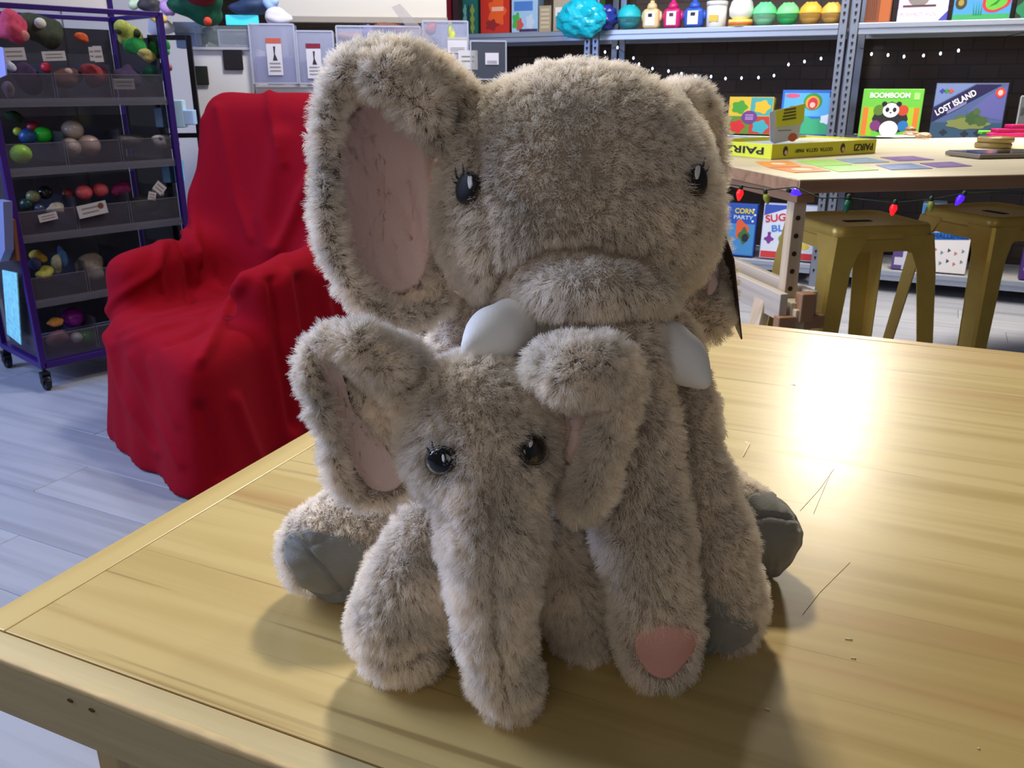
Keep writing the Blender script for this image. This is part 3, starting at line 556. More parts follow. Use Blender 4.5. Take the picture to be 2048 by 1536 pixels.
r, P, T, W, Hh = carton('blue and green garden game box with a red looped shape', 1902, 2018, -80, 42, (70, 140, 200)); P('meadow_print', rect(.01, .01, .99, .1), cm((60, 150, 90)), .0014); P('loop_print', blob(.72, .32, .24, 3, .08, .8), cm((214, 50, 60)), .002); P('loop_print', blob(.72, .30, .18, 3, .08, .75), cm((90, 170, 60)), .0024); P('leaf_print', [(.62, .22), (.78, .34), (.85, .40), (.74, .26)], cm((36, 110, 40)), .003); P('badge_print', ov(.13, .3, .10, .11), cm((60, 60, 40)), .002); P('badge_print', ov(.13, .3, .05, .055), cm((150, 130, 60)), .0026); [P('grass_print', [(.36+.04*i, .08), (.39+.04*i, .08), (.35+.05*i, .3)], cm((30, 120, 70)), .002) for i in range(4)]
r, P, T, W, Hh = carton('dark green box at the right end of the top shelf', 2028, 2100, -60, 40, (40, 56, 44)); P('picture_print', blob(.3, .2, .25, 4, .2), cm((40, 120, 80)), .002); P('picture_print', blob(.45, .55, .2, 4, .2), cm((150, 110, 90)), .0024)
# ---- white fairy lights
def light_string(label, pts, bulbs, out, colour, em, r=.006, name='fairy_lights', wire=(40, 44, 52), drop=.02):
    P = [S0+SX*sh(x, y, out)[0]+SN*out+np.array([0, 0, sh(x, y, out)[1]]) for x, y in pts]; e = empty(name, tuple(P[0]), 0, label=label, cat='string lights')
    fine = []
    for a, b in zip(P, P[1:]):
        for i in range(4): fine.append(a+(b-a)*i/4-np.array([0, 0, .006*math.sin(math.pi*i/4)]))
    fine.append(P[-1]); tube('wire', [p-P[0] for p in fine], .0018, cm(wire), e, 6)
    for j, (x, y) in enumerate(bulbs):
        t, z = sh(x, y, out); b = S0+SX*t+SN*out+np.array([0, 0, z])-P[0]; c = colour[j % len(colour)]; mm = mat('bulb_%d_%d_%d' % c, c, .3, emit=em)
        lathe('bulb', [(.001, -r*1.5), (r*.6, -r*1.2), (r, -r*.3), (r*.8, r*.7), (r*.4, r*1.3)], tuple(b), mm, e, 10)
        lathe('socket', [(r*.45, r*1.3), (r*.45, r*2.6)], tuple(b), cm((60, 66, 70)), e, 8)
    return e
light_string('white fairy lights sagging over the elephant\'s head in the middle bay', [(1195, 95), (1235, 95), (1275, 118), (1310, 130), (1360, 138), (1420, 146), (1480, 150), (1545, 146), (1580, 127), (1640, 112), (1690, 103)],
             [(1210, 104), (1235, 95), (1267, 116), (1278, 128), (1305, 137), (1337, 142), (1363, 147), (1391, 152), (1422, 153), (1451, 157), (1483, 156), (1517, 155), (1548, 151), (1577, 129), (1609, 123), (1642, 117)], -.42, [(200, 214, 255)], 9)
light_string('white fairy lights rising to the right in the right bay', [(1720, 96), (1775, 100), (1845, 101), (1880, 97), (1930, 90), (1960, 80), (2060, 62)], [(1743, 108), (1776, 110), (1808, 113), (1847, 111), (1881, 107), (1917, 101)], -.42, [(235, 240, 255)], 9)
# ================================================================== high table on its trestle, with what lies on it
BAR = wood_mat('pale_birch_top', (206, 192, 160), (190, 174, 140), .4, 'X', .5, .05, bump=.05); BAR_E = wood_mat('birch_edge', (158, 122, 92), (132, 98, 72), .3, 'X', .6, bump=.05); BIRCH = wood_mat('pale_birch_leg', (206, 186, 158), (184, 160, 128), .3, 'Z', .5, bump=.05); BIRCH_Y = wood_mat('pale_birch_beam', (196, 184, 168), (178, 164, 148), .2, 'Y', .5, bump=.03); BIRCH_D = mat('birch_end_grain', (150, 112, 82), .6, var=.1)
BZ = .92; A0 = atZ(1599, 359, BZ); BA = math.radians(12)
bt = empty('high_table', (A0[0], A0[1], 0), BA, label='high birch plywood table on an adjustable trestle with peg holes', cat='table')
BF = Matrix.Translation((A0[0], A0[1], 0)) @ Matrix.Rotation(BA, 4, 'Z'); BI = BF.inverted()
def bl(p): return BI @ Vector(p)
box('tabletop', (1.3, .72, BZ-.0175), (2.6, 1.44, .035), BAR, bt, .002)
bm = bmesh.new(); bm_box(bm, (1.3, -.0008, BZ-.0185), (2.596, .0016, .031)); bm_box(bm, (-.0008, .72, BZ-.0185), (.0016, 1.436, .031)); link('edge_band', bm, BAR_E, bt)
BOLT = mat('zinc_bolt', (190, 192, 196), .25, 1)
for yy in (.06, .78):                                             # pegged uprights
    lx = .035; p = box('post', (lx, yy, .70), (.036, .036, .37), BIRCH, bt, .002)
    bm = bmesh.new()
    for i in range(7): bmesh.ops.create_cone(bm, cap_ends=True, segments=14, radius1=.0065, radius2=.0065, depth=.0016, matrix=Matrix.Translation((lx-.003, yy-.0184, .865-i*.046)) @ Matrix.Rotation(math.pi/2, 4, 'X'))
    link('peg_hole', bm, mat('peg_hole_dark', (52, 36, 26), .9), p)
bar('trestle_beam', (.03, -.01, .585), (.03, .86, .585), .040, .050, BIRCH_Y, bt, .002); bar('trestle_beam', (-.012, -.01, .60), (-.012, .86, .60), .022, .07, BIRCH_Y, bt, .002); bar('trestle_beam', (.078, .0, .60), (.078, .86, .60), .022, .07, BIRCH_Y, bt, .002)
bar('top_bar', (.035, .02, .872), (.035, .84, .872), .05, .024, BIRCH_D, bt, .002)
bm = bmesh.new(); bm_box(bm, (.035, -.012, .560), (.13, .03, .036), None, .003); bm_box(bm, (.045, -.016, .60), (.04, .034, .075), None, .003); link('end_block', bm, BIRCH_D, bt)
bm = bmesh.new(); bm_box(bm, (.03, -.012, .545), (.030, .03, .10), None, .003); link('end_wedge', bm, BIRCH, bt)
for s, y0, y1 in ((-1, .10, -.02), (1, .10, -.02), (-1, .60, .70), (1, .60, .70)):
    l = bar('leg', (.035+s*.045, y0, .60), (.035+s*.20, y1, .0), .024, .055, BIRCH, bt, .002, up=(0, 1, 0))
l = bar('leg', (-.05, .25, .60), (-.13, .21, .02), .062, .024, BIRCH, bt, .002, up=(1, 0, 0))
lathe('bolt', [(.001, .006), (.008, .004), (.010, 0)], (0, 0, 0), BOLT, bt, 14).matrix_local = Matrix.Translation((-.078, .205, .505)) @ Matrix.Rotation(math.pi/2, 4, 'X')
bm = bmesh.new(); bm_box(bm, (2.45, .06, .44), (.036, .036, .89)); link('far_post', bm, BIRCH, bt); bm = bmesh.new(); bm_box(bm, (2.45, 1.3, .44), (.036, .036, .89)); link('far_post', bm, BIRCH, bt); bm = bmesh.new(); bm_box(bm, (.05, 1.3, .44), (.036, .036, .89)); link('far_post', bm, BIRCH, bt)
def quad_slab(name, label, cat, px, m, th=.0012, z=BZ, group=None, lift=.0004):
    P = [Vector(atZ(x, y, z)) for x, y in px]; c = sum(P, Vector())/len(P); n = len(P)
    V = [(p.x-c.x, p.y-c.y, h) for h in (0, th) for p in P]
    Fc = [tuple(range(n))[::-1], tuple(range(n, 2*n))]+[(i, (i+1) % n, (i+1) % n+n, i+n) for i in range(n)]
    o = pydata(name, V, Fc, m); o.location = (c.x, c.y, z+lift); return tag(o, label, cat, group)
z7 = lambda L: [(1400+x/3.16, 160+y/3.16) for x, y in L]
cards = [([(350, 519), (560, 514), (640, 548), (430, 556)], (226, 140, 50), 'orange playing card nearest the yellow tray\'s left corner'), ([(440, 558), (700, 548), (825, 578), (600, 588)], (216, 124, 44), 'orange playing card with a pale spot at the table edge'),
         ([(612, 514), (830, 504), (960, 537), (742, 547)], (150, 206, 70), 'green playing card close under the yellow tray'), ([(745, 549), (985, 539), (1130, 570), (880, 582)], (130, 210, 66), 'green playing card nearest the table edge'),
         ([(855, 503), (1050, 492), (1195, 520), (975, 529)], (130, 160, 180), 'grey blue playing card beside the tray\'s right end'), ([(1112, 540), (1330, 529), (1470, 561), (1210, 570)], (70, 110, 170), 'dark blue playing card nearest the table edge'),
         ([(1140, 491), (1345, 483), (1480, 506), (1255, 515)], (120, 76, 150), 'purple playing card further from the table edge'), ([(1388, 529), (1590, 519), (1720, 546), (1500, 556)], (110, 70, 150), 'purple playing card at the right end of the card rows')]
for q, c, lb in cards:
    o = quad_slab('playing_card', lb, 'card', z7(q), cm(c), group='picture cards laid out on the high table'); me = o.data; vs = [v.co for v in me.vertices][4:8]; ct = sum(vs, Vector())/4
    a = (vs[1]-vs[0])*.22; b = (vs[3]-vs[0])*.2
    pts = [ct+a*math.cos(t)+b*math.sin(t) for t in [i*math.pi/6 for i in range(12)]]
    pydata('picture', [(p.x, p.y, .0016) for p in pts], [tuple(range(12))], cm(tuple(min(255, int(v*.75+50)) for v in c) if c[0] < 200 else (236, 206, 170)), o)
YEL = cm((222, 216, 40)); YELB = cm((206, 196, 34))
p0, p1, p2 = atZ(1542, 320, BZ), atZ(1750, 307, BZ), atZ(1497, 314, BZ); ty = math.atan2(p1[1]-p0[1], p1[0]-p0[0]); W = float(np.linalg.norm(p1-p0)); D = .30; Hh = .046
tray = empty('game_tray', (p0[0], p0[1], BZ+.0005), ty, label='yellow open game box lid lying upside down on the high table', cat='game box')
box('bottom', (W/2, D/2, .0015), (W, D, .003), cm((210, 206, 170)), tray)
for c, s in (((W/2, .0015, Hh/2), (W, .003, Hh)), ((W/2, D-.0015, Hh/2), (W, .003, Hh)), ((.0015, D/2, Hh/2), (.003, D-.006, Hh)), ((W-.0015, D/2, Hh/2), (.003, D-.006, Hh))): w_ = box('side', c, s, YEL if c[0] != .0015 else cm((214, 224, 60)), tray, .0006, seg=1)
box('insert', (W*.3, D*.5, .020), (W*.5, D*.8, .03), cm((170, 178, 196)), tray, .002); box('insert', (W*.78, D*.5, .026), (W*.38, D*.7, .03), cm((224, 220, 190)), tray, .002)
text('lettering', 'PAIRZI', W*.87, Hh*.52, -.0008, .030, BLK, tray, W*.19, rot=(math.pi/2, math.pi, 0), bold=.0006)
text('lettering', 'GOTTA  GETTA  PAIR!', W*.385, Hh*.5, -.0008, .016, BLK, tray, W*.35, rot=(math.pi/2, math.pi, 0))
text('lettering', 'PAIRZI', -.0008, Hh*.55, D*.42, .030, BLK, tray, D*.62, rot=(math.pi/2, math.pi, -math.pi/2), bold=.0006)
for u in (.12, .66):
    plate('figure_print', oval(W*u, Hh*.52, .011, .015, 14), -.0002, .0006, cm((60, 34, 30)), tray); plate('figure_print', oval(W*u+.002, Hh*.42, .006, .007, 12), -.0006, .0008, cm((226, 190, 160)), tray)
# folded leaflet standing in the tray
q0 = Vector((W*.31, D*.45, .036)); lf = empty('leaflet', tuple(Matrix.Translation((p0[0], p0[1], BZ)) @ Matrix.Rotation(ty, 4, 'Z') @ q0), ty, label='folded leaflet with a yellow panel standing up in the yellow box', cat='leaflet')
plate('leaf', [(0, 0), (.115, .012), (.120, .055), (.132, .070), (.130, .125), (-.012, .105)], 0, .0016, cm((214, 208, 200)), lf); plate('leaf', [(-.012, .105), (.0, .0), (-.02, .01), (-.035, .10)], .0, .0012, cm((206, 208, 226)), lf)
plate('yellow_panel', [(.002, .052), (.112, .060), (.130, .082), (.130, .125), (-.008, .104)], -.0018, .0006, YEL, lf); plate('orange_print', oval(.085, .018, .022, .014, 12), -.0018, .0006, cm((216, 90, 50)), lf)
for i in range(4): plate('small_print', [(.032-.002*i, .106-.010*i+.002), (.086+.002*i, .1115-.010*i+.002), (.086+.002*i, .1055-.010*i+.002), (.032-.002*i, .100-.010*i+.002)], -.0024, .0004, cm((92, 88, 30)), lf)
plate('small_print', rect(.012, .040, .075, .043), -.0018, .0004, cm((130, 126, 120)), lf)
crm = mat('white_film', (226, 230, 230), .25, alpha=.85)
def wad(name, label, cat, px, py, rx, ry, rz_, c, seed, z=BZ, rough=.5, m=None):
    p = atZ(px, py, z); k = depth(p)/FPX; bm = bmesh.new(); bmesh.ops.create_icosphere(bm, subdivisions=4, radius=1); g = np.random.default_rng(seed); Dv = g.normal(size=(12, 3)); Dv /= np.linalg.norm(Dv, axis=1)[:, None]
    for v in bm.verts:
        n = np.array(v.co); s = .75+sum(.09*abs(math.sin((2+i*.5)*(n@Dv[i])+i)) for i in range(12))*.55; v.co = Vector((n[0]*rx*k*s, n[1]*ry*s, max(n[2], -.35)*rz_*s+rz_*.35))
    o = link(name, bm, m or mat(name+'_mat%d' % seed, c, rough), None, False); mz = min(v.co.z for v in o.data.vertices); o.location = (p[0], p[1], z+.001-mz); return tag(o, label, cat)
wad('plastic_bag', 'crumpled white plastic bag beside the yellow tray', 'bag', 1468, 296, 48, .10, .022, (228, 234, 230), 5, m=crm)
wad('paper_scrap', 'white paper lying under the kraft scraps', 'paper', 1800, 275, 40, .04, .006, (226, 220, 206), 6)
for i, (x, y, r, c) in enumerate(((1822, 273, 16, (150, 118, 92)), (1846, 276, 14, (164, 134, 104)), (1820, 262, 9, (130, 96, 74)))): wad('kraft_wad', ['brown kraft wad left of two on the white paper', 'lighter kraft wad right of two on the white paper', 'small dark kraft wad on top of the others'][i], 'paper', x, y, r, .022, .014 if i < 2 else .012, c, 10+i, z=BZ+(.004 if i < 2 else .026))
pp = [Vector(atZ(1690, 276, BZ)), Vector(atZ(1752, 283, BZ))]; pe = empty('pen', tuple(pp[0]), 0, label='dark violet pen lying behind the yellow tray', cat='pen'); d = pp[1]-pp[0]
tube('barrel', [Vector((0, 0, .006)), d*.55+Vector((0, 0, .006))], .004, cm((70, 74, 90), .3), pe, 10); tube('cap', [d*.5+Vector((0, 0, .006)), d*.95+Vector((0, 0, .006)), d+Vector((0, 0, .006))], .0055, cm((64, 40, 130), .3), pe, 10, radii=[.0055, .0055, .003])
p = atZ(1995, 316, BZ); ph = empty('tablet', (p[0]+.05, p[1], BZ+.001), BA, label='dark flat tablet with a grey edge at the table\'s right front', cat='tablet')
box('case', (0, .05, .008), (.30, .16, .014), cm((120, 112, 100)), ph, .004); box('screen', (0, .05, .0158), (.286, .15, .002), mat('dark_glass', (20, 20, 24), .1), ph, .0005)
p = atZ(1985, 296, BZ); ash = empty('tape_roll', (p[0], p[1], BZ), 0, label='two brownish clear tape rolls stacked behind the tablet', cat='tape')
TAPE = mat('brown_tape', (150, 128, 72), .25, alpha=.9)
for z in (0, .020): lathe('roll', [(.034, 0), (.058, 0), (.062, .004), (.062, .015), (.058, .019), (.034, .019), (.034, 0)], (z*.3, 0, z+.0005), TAPE, ash, 32)
PK = cm((206, 30, 110), .3)
for i, (x, y, L, lb) in enumerate(((2030, 274, .17, 'pink plastic strip lowest in the pile at the right edge'), (2030, 263, .16, 'darker pink strip in the middle of the pile'), (2045, 256, .13, 'pink strip on top of the pile'))):
    p = atZ(x, 276, BZ); o = box('plastic_strip', (0, 0, 0), (L, .05, .016), PK if i == 0 else cm((170, 20, 90), .4), None, .004); o.location = (p[0]+.02*i, p[1]+.06+.02*i, BZ+.010+.0175*i); o.rotation_euler = (0, 0, .1*i); tag(o, lb, 'plastic strip', 'pink strips piled on the high table')
p = atZ(1985, 270, BZ); o = box('plastic_strip', (0, 0, 0), (.07, .04, .016), cm((110, 210, 60), .4), None, .004); o.location = (p[0], p[1]+.05, BZ+.009); tag(o, 'lime green plastic strip end left of the pink pile', 'plastic strip')
quad_slab('paper_note', 'pale yellow paper corner under the tape rolls', 'paper', [(2020, 293), (2060, 306), (2064, 300), (2048, 292)], cm((236, 226, 150)))
# ================================================================== gold metal stools
GOLD = mat('gold_lacquered_steel', (204, 170, 78), .36, .35, var=.06, vscale=20)
def stool(cx, cy, rz, label, h=.76):
    r = empty('metal_stool', (cx, cy, 0), rz, label=label, cat='stool', group=None); S = .155
    def sq(s, rad, z, n=6):
        o = []
        for qx, qy, a0 in ((1, 1, 0), (-1, 1, 90), (-1, -1, 180), (1, -1, 270)):
            for i in range(n+1): a = math.radians(a0+90*i/n); o.append((qx*(s-rad)+rad*math.cos(a), qy*(s-rad)+rad*math.sin(a), z))
        return o
    rings = [sq(.001, .0005, h-.010), sq(.10, .03, h-.010), sq(S-.022, .03, h-.008), sq(S-.012, .034, h-.001), sq(S-.004, .036, h), sq(S, .036, h-.006), sq(S+.004, .034, h-.05), sq(S+.002, .033, h-.05), sq(S-.004, .03, h-.012), sq(.001, .0005, h-.013)]
    n = len(rings[0]); V = [p for q in rings for p in q]; Fc = [(i*n+k, i*n+(k+1) % n, (i+1)*n+(k+1) % n, (i+1)*n+k) for i in range(len(rings)-1) for k in range(n)]
    seat = pydata('seat', V, Fc, GOLD, r, True)
    plate_h = box('handle_slot', (0, 0, h-.0093), (.085, .026, .0016), mat('slot_black', (20, 16, 10), .8), seat, .0005)
    for i in range(4):
        for k in (-1, 1):
            a = i*math.pi/2+math.pi/4; 
    # legs: folded angle sheets that taper and splay
    for sx, sy in ((-1, -1), (1, -1), (1, 1), (-1, 1)):
        V = []; Fc = []; st = [(h-.03, S+.003, .105), (h-.085, S+.010, .078), (h-.13, S+.016, .066), (h-.40, S+.038, .056), (.04, S+.066, .046), (.0, S+.068, .044)]
        for z, o, wd in st:
            c = (sx*o, sy*o); t = .003
            for (ax, ay) in ((c[0]-sx*wd, c[1]), (c[0]-sx*.008, c[1]), (c[0], c[1]-sy*.008), (c[0], c[1]-sy*wd), (c[0]-sx*t, c[1]-sy*wd), (c[0]-sx*.010, c[1]-sy*.010), (c[0]-sx*wd, c[1]-sy*t)): V.append((ax, ay, z))
        for i in range(len(st)-1):
            for k in range(7): Fc.append((i*7+k, i*7+(k+1) % 7, (i+1)*7+(k+1) % 7, (i+1)*7+k))
        Fc += [tuple(range(7)), tuple(range(7*(len(st)-1), 7*len(st)))]
        l = pydata('leg', V, Fc, GOLD, r); box('foot', (sx*(S+.055), sy*(S+.055), .006), (.034, .034, .012), mat('rubber', (30, 28, 26), .8), l, .003)
    o_ = S+.052
    tube('brace', [(-o_, -o_, .20), (o_, o_, .20)], .007, GOLD, r, 8); tube('brace', [(-o_, o_, .212), (o_, -o_, .212)], .007, GOLD, r, 8)
    for s in (-1, 1):                                             # side aprons under the seat, arched between the legs
        for ax in (0, 1):
            a0, zt = S+.002, h-.04; pts = [(-.12, zt), (.12, zt), (.12, h-.095), (.07, h-.075), (-.07, h-.075), (-.12, h-.095)]
            V = [((p[0], s*(a0+d), p[1]) if ax == 0 else (s*(a0+d), p[0], p[1])) for d in (0, .002) for p in pts]
            pydata('apron', V, [tuple(range(6)), tuple(range(6, 12))]+[(i, (i+1) % 6, (i+1) % 6+6, i+6) for i in range(6)], GOLD, r)
    return r
c0, c1 = atZ(1668, 458, .755), atZ(1880, 452, .755); an = math.atan2(c1[1]-c0[1], c1[0]-c0[0]); m_ = (c0+c1)/2; nn = np.array([-math.sin(an), math.cos(an), 0])
k1 = m_+nn*.158; stool(k1[0], k1[1], an, 'gold metal stool nearest the trestle post, tucked under the high table')
c0, c1 = atZ(1874, 416, .755), atZ(1992, 440, .755); an = math.atan2(c1[1]-c0[1], c1[0]-c0[0]); an2 = an+.10
x_ = np.array([math.cos(an2), math.sin(an2), 0]); nn = np.array([-math.sin(an2), math.cos(an2), 0]); k2 = c1-x_*.16+nn*.16; stool(k2[0], k2[1], an2, 'gold metal stool at the right frame edge')
# ---- coloured festoon bulbs hung along the shelf front, under the high table
def bulbs_on(Y):
    e = empty('christmas_lights', tuple(atY(1480, 374, 2.08)), 0, label='coloured festoon bulbs hanging below the edge of the high table', cat='string lights'); o = np.array(e.location)
    pts = [(1440, 366), (1480, 372), (1533, 380), (1590, 374), (1640, 396), (1695, 396), (1740, 401), (1787, 406), (1862, 399), (1921, 388), (1990, 384), (2060, 388)]
    tube('wire', [atY(x, y, Y)-o for x, y in pts], .0015, cm((30, 60, 40)), e, 6)
    for x, y, c, on, ti in ((1480, 386, (255, 30, 30), 1.2, .1), (1533, 394, (170, 170, 60), 0, -.3), (1588, 384, (60, 30, 255), 2.2, -1.3), (1695, 408, (20, 90, 60), 0, .05), (1787, 416, (255, 20, 30), 1.6, .1), (1862, 409, (140, 150, 60), 0, -.1), (1921, 397, (60, 20, 255), 2.2, .5)):
        m = mat('festoon_%d_%d_%d' % c, c, .25, emit=on*1.0) if on else mat('festoon_%d_%d_%d' % c, c, .3)
        p = atY(x, y, Y)-o; rr = .0085 if x != 1695 else .010
        b = lathe('bulb', [(.001, -rr*2.2), (rr*.5, -rr*1.7), (rr*.95, -rr*.5), (rr, 0), (rr*.8, rr*.7), (rr*.55, rr)], (0, 0, 0), m, e, 12); b.location = p; b.rotation_euler = (0, ti, 0)
        s = lathe('socket', [(rr*.6, rr*.9), (rr*.6, rr*2.0), (rr*.3, rr*2.3)], (0, 0, 0), cm((24, 50, 34)), b, 10)
bulbs_on(2.06)
# ================================================================== purple trolley with acrylic bins
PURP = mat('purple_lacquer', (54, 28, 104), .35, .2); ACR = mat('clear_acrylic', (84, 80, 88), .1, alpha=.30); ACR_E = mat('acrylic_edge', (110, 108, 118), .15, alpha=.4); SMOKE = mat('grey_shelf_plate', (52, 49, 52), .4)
T0 = np.array([-1.84, 3.17, 0]); TRA = math.radians(48); TRX = np.array([math.cos(TRA), math.sin(TRA), 0]); TRN = np.array([math.sin(TRA), -math.cos(TRA), 0])
def tp(px, py, back=0):                                          # (along, height) on the trolley's front, back = further inside
    p = onpl(px, py, T0-TRN*back, TRN); return float((p-T0)@TRX), float(p[2])
tr = empty('display_trolley', tuple(T0), TRA, label='purple framed trolley with five tiers of clear acrylic bins on castors', cat='trolley')
TL, TDp = .66, .42; LEV = [.115, .345, .595, .838, 1.08]
for x, y in ((0, 0), (TL, 0), (0, TDp), (TL, TDp)):
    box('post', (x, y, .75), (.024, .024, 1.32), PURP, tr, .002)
    e = empty('castor', (x, y, 0)); e.parent = tr
    bm = bmesh.new(); bmesh.ops.create_cone(bm, cap_ends=True, segments=20, radius1=.030, radius2=.030, depth=.020, matrix=Matrix.Translation((0, 0, .031)) @ Matrix.Rotation(math.pi/2, 4, 'Y')); link('wheel', bm, mat('black_rubber', (22, 22, 26), .5), e, False)
    bm = bmesh.new(); bm_box(bm, (0, 0, .068), (.034, .034, .012), None, .003); bm_box(bm, (.014, 0, .048), (.004, .03, .045)); bm_box(bm, (-.014, 0, .048), (.004, .03, .045)); bm_box(bm, (0, 0, .08), (.012, .012, .03)); bm_box(bm, (-.012, -.03, .055), (.02, .03, .006)); link('fork', bm, mat('black_steel', (34, 34, 40), .4, .5), e)
for z in (.10, 1.402):
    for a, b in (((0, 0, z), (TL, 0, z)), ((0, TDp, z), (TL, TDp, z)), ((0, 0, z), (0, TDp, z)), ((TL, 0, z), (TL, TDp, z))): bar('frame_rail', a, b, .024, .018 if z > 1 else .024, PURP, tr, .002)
box('base_plate', (TL/2, TDp/2, .108), (TL-.03, TDp-.03, .006), PURP, tr)
for x in (.0, TL): bar('header_post', (x, TDp, 1.41), (x, TDp, 1.62), .02, .02, PURP, tr)
box('header_panel', (TL/2, TDp, 1.52), (TL-.02, .006, .19), mat('header_white', (226, 218, 214), .5), tr, .001)
nb = 3
for li, z in enumerate(LEV):
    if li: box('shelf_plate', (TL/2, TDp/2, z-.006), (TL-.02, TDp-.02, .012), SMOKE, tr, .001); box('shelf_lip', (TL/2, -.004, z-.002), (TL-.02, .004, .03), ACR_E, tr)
    for b in range(nb):
        x0 = .014+b*(TL-.028)/nb; x1 = x0+(TL-.028)/nb-.004; bh = .115
        bn = empty('bin', ((x0+x1)/2, 0, z)); bn.parent = tr; wdt = x1-x0
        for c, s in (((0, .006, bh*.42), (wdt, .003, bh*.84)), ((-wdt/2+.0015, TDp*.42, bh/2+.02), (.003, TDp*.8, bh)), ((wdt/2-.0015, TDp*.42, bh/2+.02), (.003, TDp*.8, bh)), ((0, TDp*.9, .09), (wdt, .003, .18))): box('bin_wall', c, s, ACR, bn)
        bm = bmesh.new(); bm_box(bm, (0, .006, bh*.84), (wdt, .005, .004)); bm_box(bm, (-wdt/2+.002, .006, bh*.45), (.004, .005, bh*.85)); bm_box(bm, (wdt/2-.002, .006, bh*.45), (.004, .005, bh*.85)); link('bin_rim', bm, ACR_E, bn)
for li, z in enumerate(LEV):                                      # smoked back sheet per tier
    pass
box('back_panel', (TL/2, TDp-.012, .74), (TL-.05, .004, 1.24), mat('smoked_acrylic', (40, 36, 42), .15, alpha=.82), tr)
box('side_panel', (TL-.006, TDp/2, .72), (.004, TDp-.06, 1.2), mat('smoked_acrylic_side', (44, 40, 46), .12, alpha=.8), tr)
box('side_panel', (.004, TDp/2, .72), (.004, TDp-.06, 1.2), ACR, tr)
def ontier(px, py, back): t, z = tp(px, py, back); p = T0+TRX*t-TRN*back; return np.array([p[0], p[1], z]), depth(np.array([p[0], p[1], z]))/FPX
def toyball(px, py, r, c, label, back=.12, rough=.4, alpha=1, name='squishy_ball', spot=None):
    p, k = ontier(px, py, back); lv = max([q for q in LEV if q < p[2]] or [LEV[0]]); R = r*k; bm = bmesh.new(); bmesh.ops.create_uvsphere(bm, u_segments=24, v_segments=14, radius=R)
    for v in bm.verts: v.co.z *= .94
    o = link(name, bm, mat('%s_%d_%d_%d' % ((name,)+c), c, rough, alpha=alpha, coat=.4), None, True); p[2] = max(p[2], lv+R*.945+.001); o.location = tuple(p); tag(o, label, 'toy ball')
    if spot: s = lathe('tag', [(.001, R*.99), (R*.45, R*.93), (R*.5, R*.86)], (0, 0, 0), cm(spot), o, 14); s.rotation_euler = (1.3, 0, TRA)
    return o
toyball(86, 270, 17, (40, 190, 50), 'bright green ball on the second tier from the top'); toyball(55, 273, 16, (40, 84, 150), 'blue ball beside the bright green ball'); toyball(66, 254, 12, (190, 50, 70), 'small red ball above the blue ball', .16); toyball(36, 263, 9, (190, 200, 50), 'tiny yellow ball at the left of the blue ball', .14)
toyball(42, 308, 20, (170, 226, 50), 'lime yellow ball in the bin\'s left front corner', .06); toyball(145, 260, 21, (190, 176, 166), 'clear pale ball on top of its pile', .12, .15); toyball(140, 296, 21, (172, 146, 136), 'beige ball with a round tag, lower left of its pile', .08, .4, spot=(190, 170, 160)); toyball(178, 291, 22, (180, 152, 140), 'beige ball lower right of its pile', .09)
toyball(90, 385, 14, (30, 34, 30), 'black glossy ball on the middle tier', .10, .1); toyball(66, 393, 13, (120, 124, 80), 'olive glitter ball beside the black one', .08, .2); toyball(52, 408, 12, (40, 70, 66), 'dark green glitter ball low in the left bin', .08, .2); toyball(78, 418, 12, (50, 60, 90), 'dark blue glitter ball low in the left bin', .07, .2)
toyball(168, 385, 16, (214, 84, 90), 'coral ball, middle one of the coral balls', .08); toyball(201, 380, 15, (206, 80, 88), 'coral ball, right one of the coral balls', .08); toyball(135, 388, 11, (150, 60, 64), 'dull coral ball left of the bright ones', .12)
toyball(145, 635, 21, (140, 24, 150), 'large purple ball on the lowest tier', .12); toyball(153, 675, 12, (170, 166, 172), 'small white ball low on the lowest tier', .07); toyball(176, 684, 18, (30, 130, 40), 'green ball beside the red cloth on the lowest tier', .10); toyball(92, 135, 10, (220, 40, 60), 'tiny bright red ball in the top tier bins', .03)
def plush(px, py, rx, ry, c, label, seed, back=.14, name='small_plush_toy', m=None, knobs=2, c2=None):
    p, k = ontier(px, py, back); lv = max([q for q in LEV if q < p[2]-ry*k*.3] or [LEV[0]]); g = np.random.default_rng(seed); bm = bmesh.new(); Dv = g.normal(size=(10, 3)); Dv /= np.linalg.norm(Dv, axis=1)[:, None]
    bmesh.ops.create_icosphere(bm, subdivisions=4, radius=1)
    for v in bm.verts:
        n = np.array(v.co); s = .66+sum(.30*max(0, n@Dv[i])**(4+i % 4) for i in range(10))+.02*math.sin(30*n[0]+7*n[2])*math.sin(27*n[1]+5); v.co = Vector((n[0]*rx*k*s, n[1]*min(rx, ry)*k*s*.9, n[2]*ry*k*s))
    o = link(name, bm, m or mat('%s_%d' % (name, seed), c, .9, var=.25, vscale=60), None, True); p[2] = max(p[2], lv+.001-min(v.co.z for v in o.data.vertices)); o.location = tuple(p); o.rotation_euler = (0, 0, TRA); tag(o, label, 'plush toy')
    if c2:
        for i in range(knobs):
            b = bmesh.new(); d = Dv[i]; bmesh.ops.create_uvsphere(b, u_segments=14, v_segments=8, radius=min(rx, ry)*k*.36, matrix=Matrix.Translation((d[0]*rx*k*.8, -abs(d[1])*ry*k*.7, d[2]*ry*k*.7))); link('patch', b, mat('%s_p%d' % (name, seed), c2, .9), o, True)
    return o
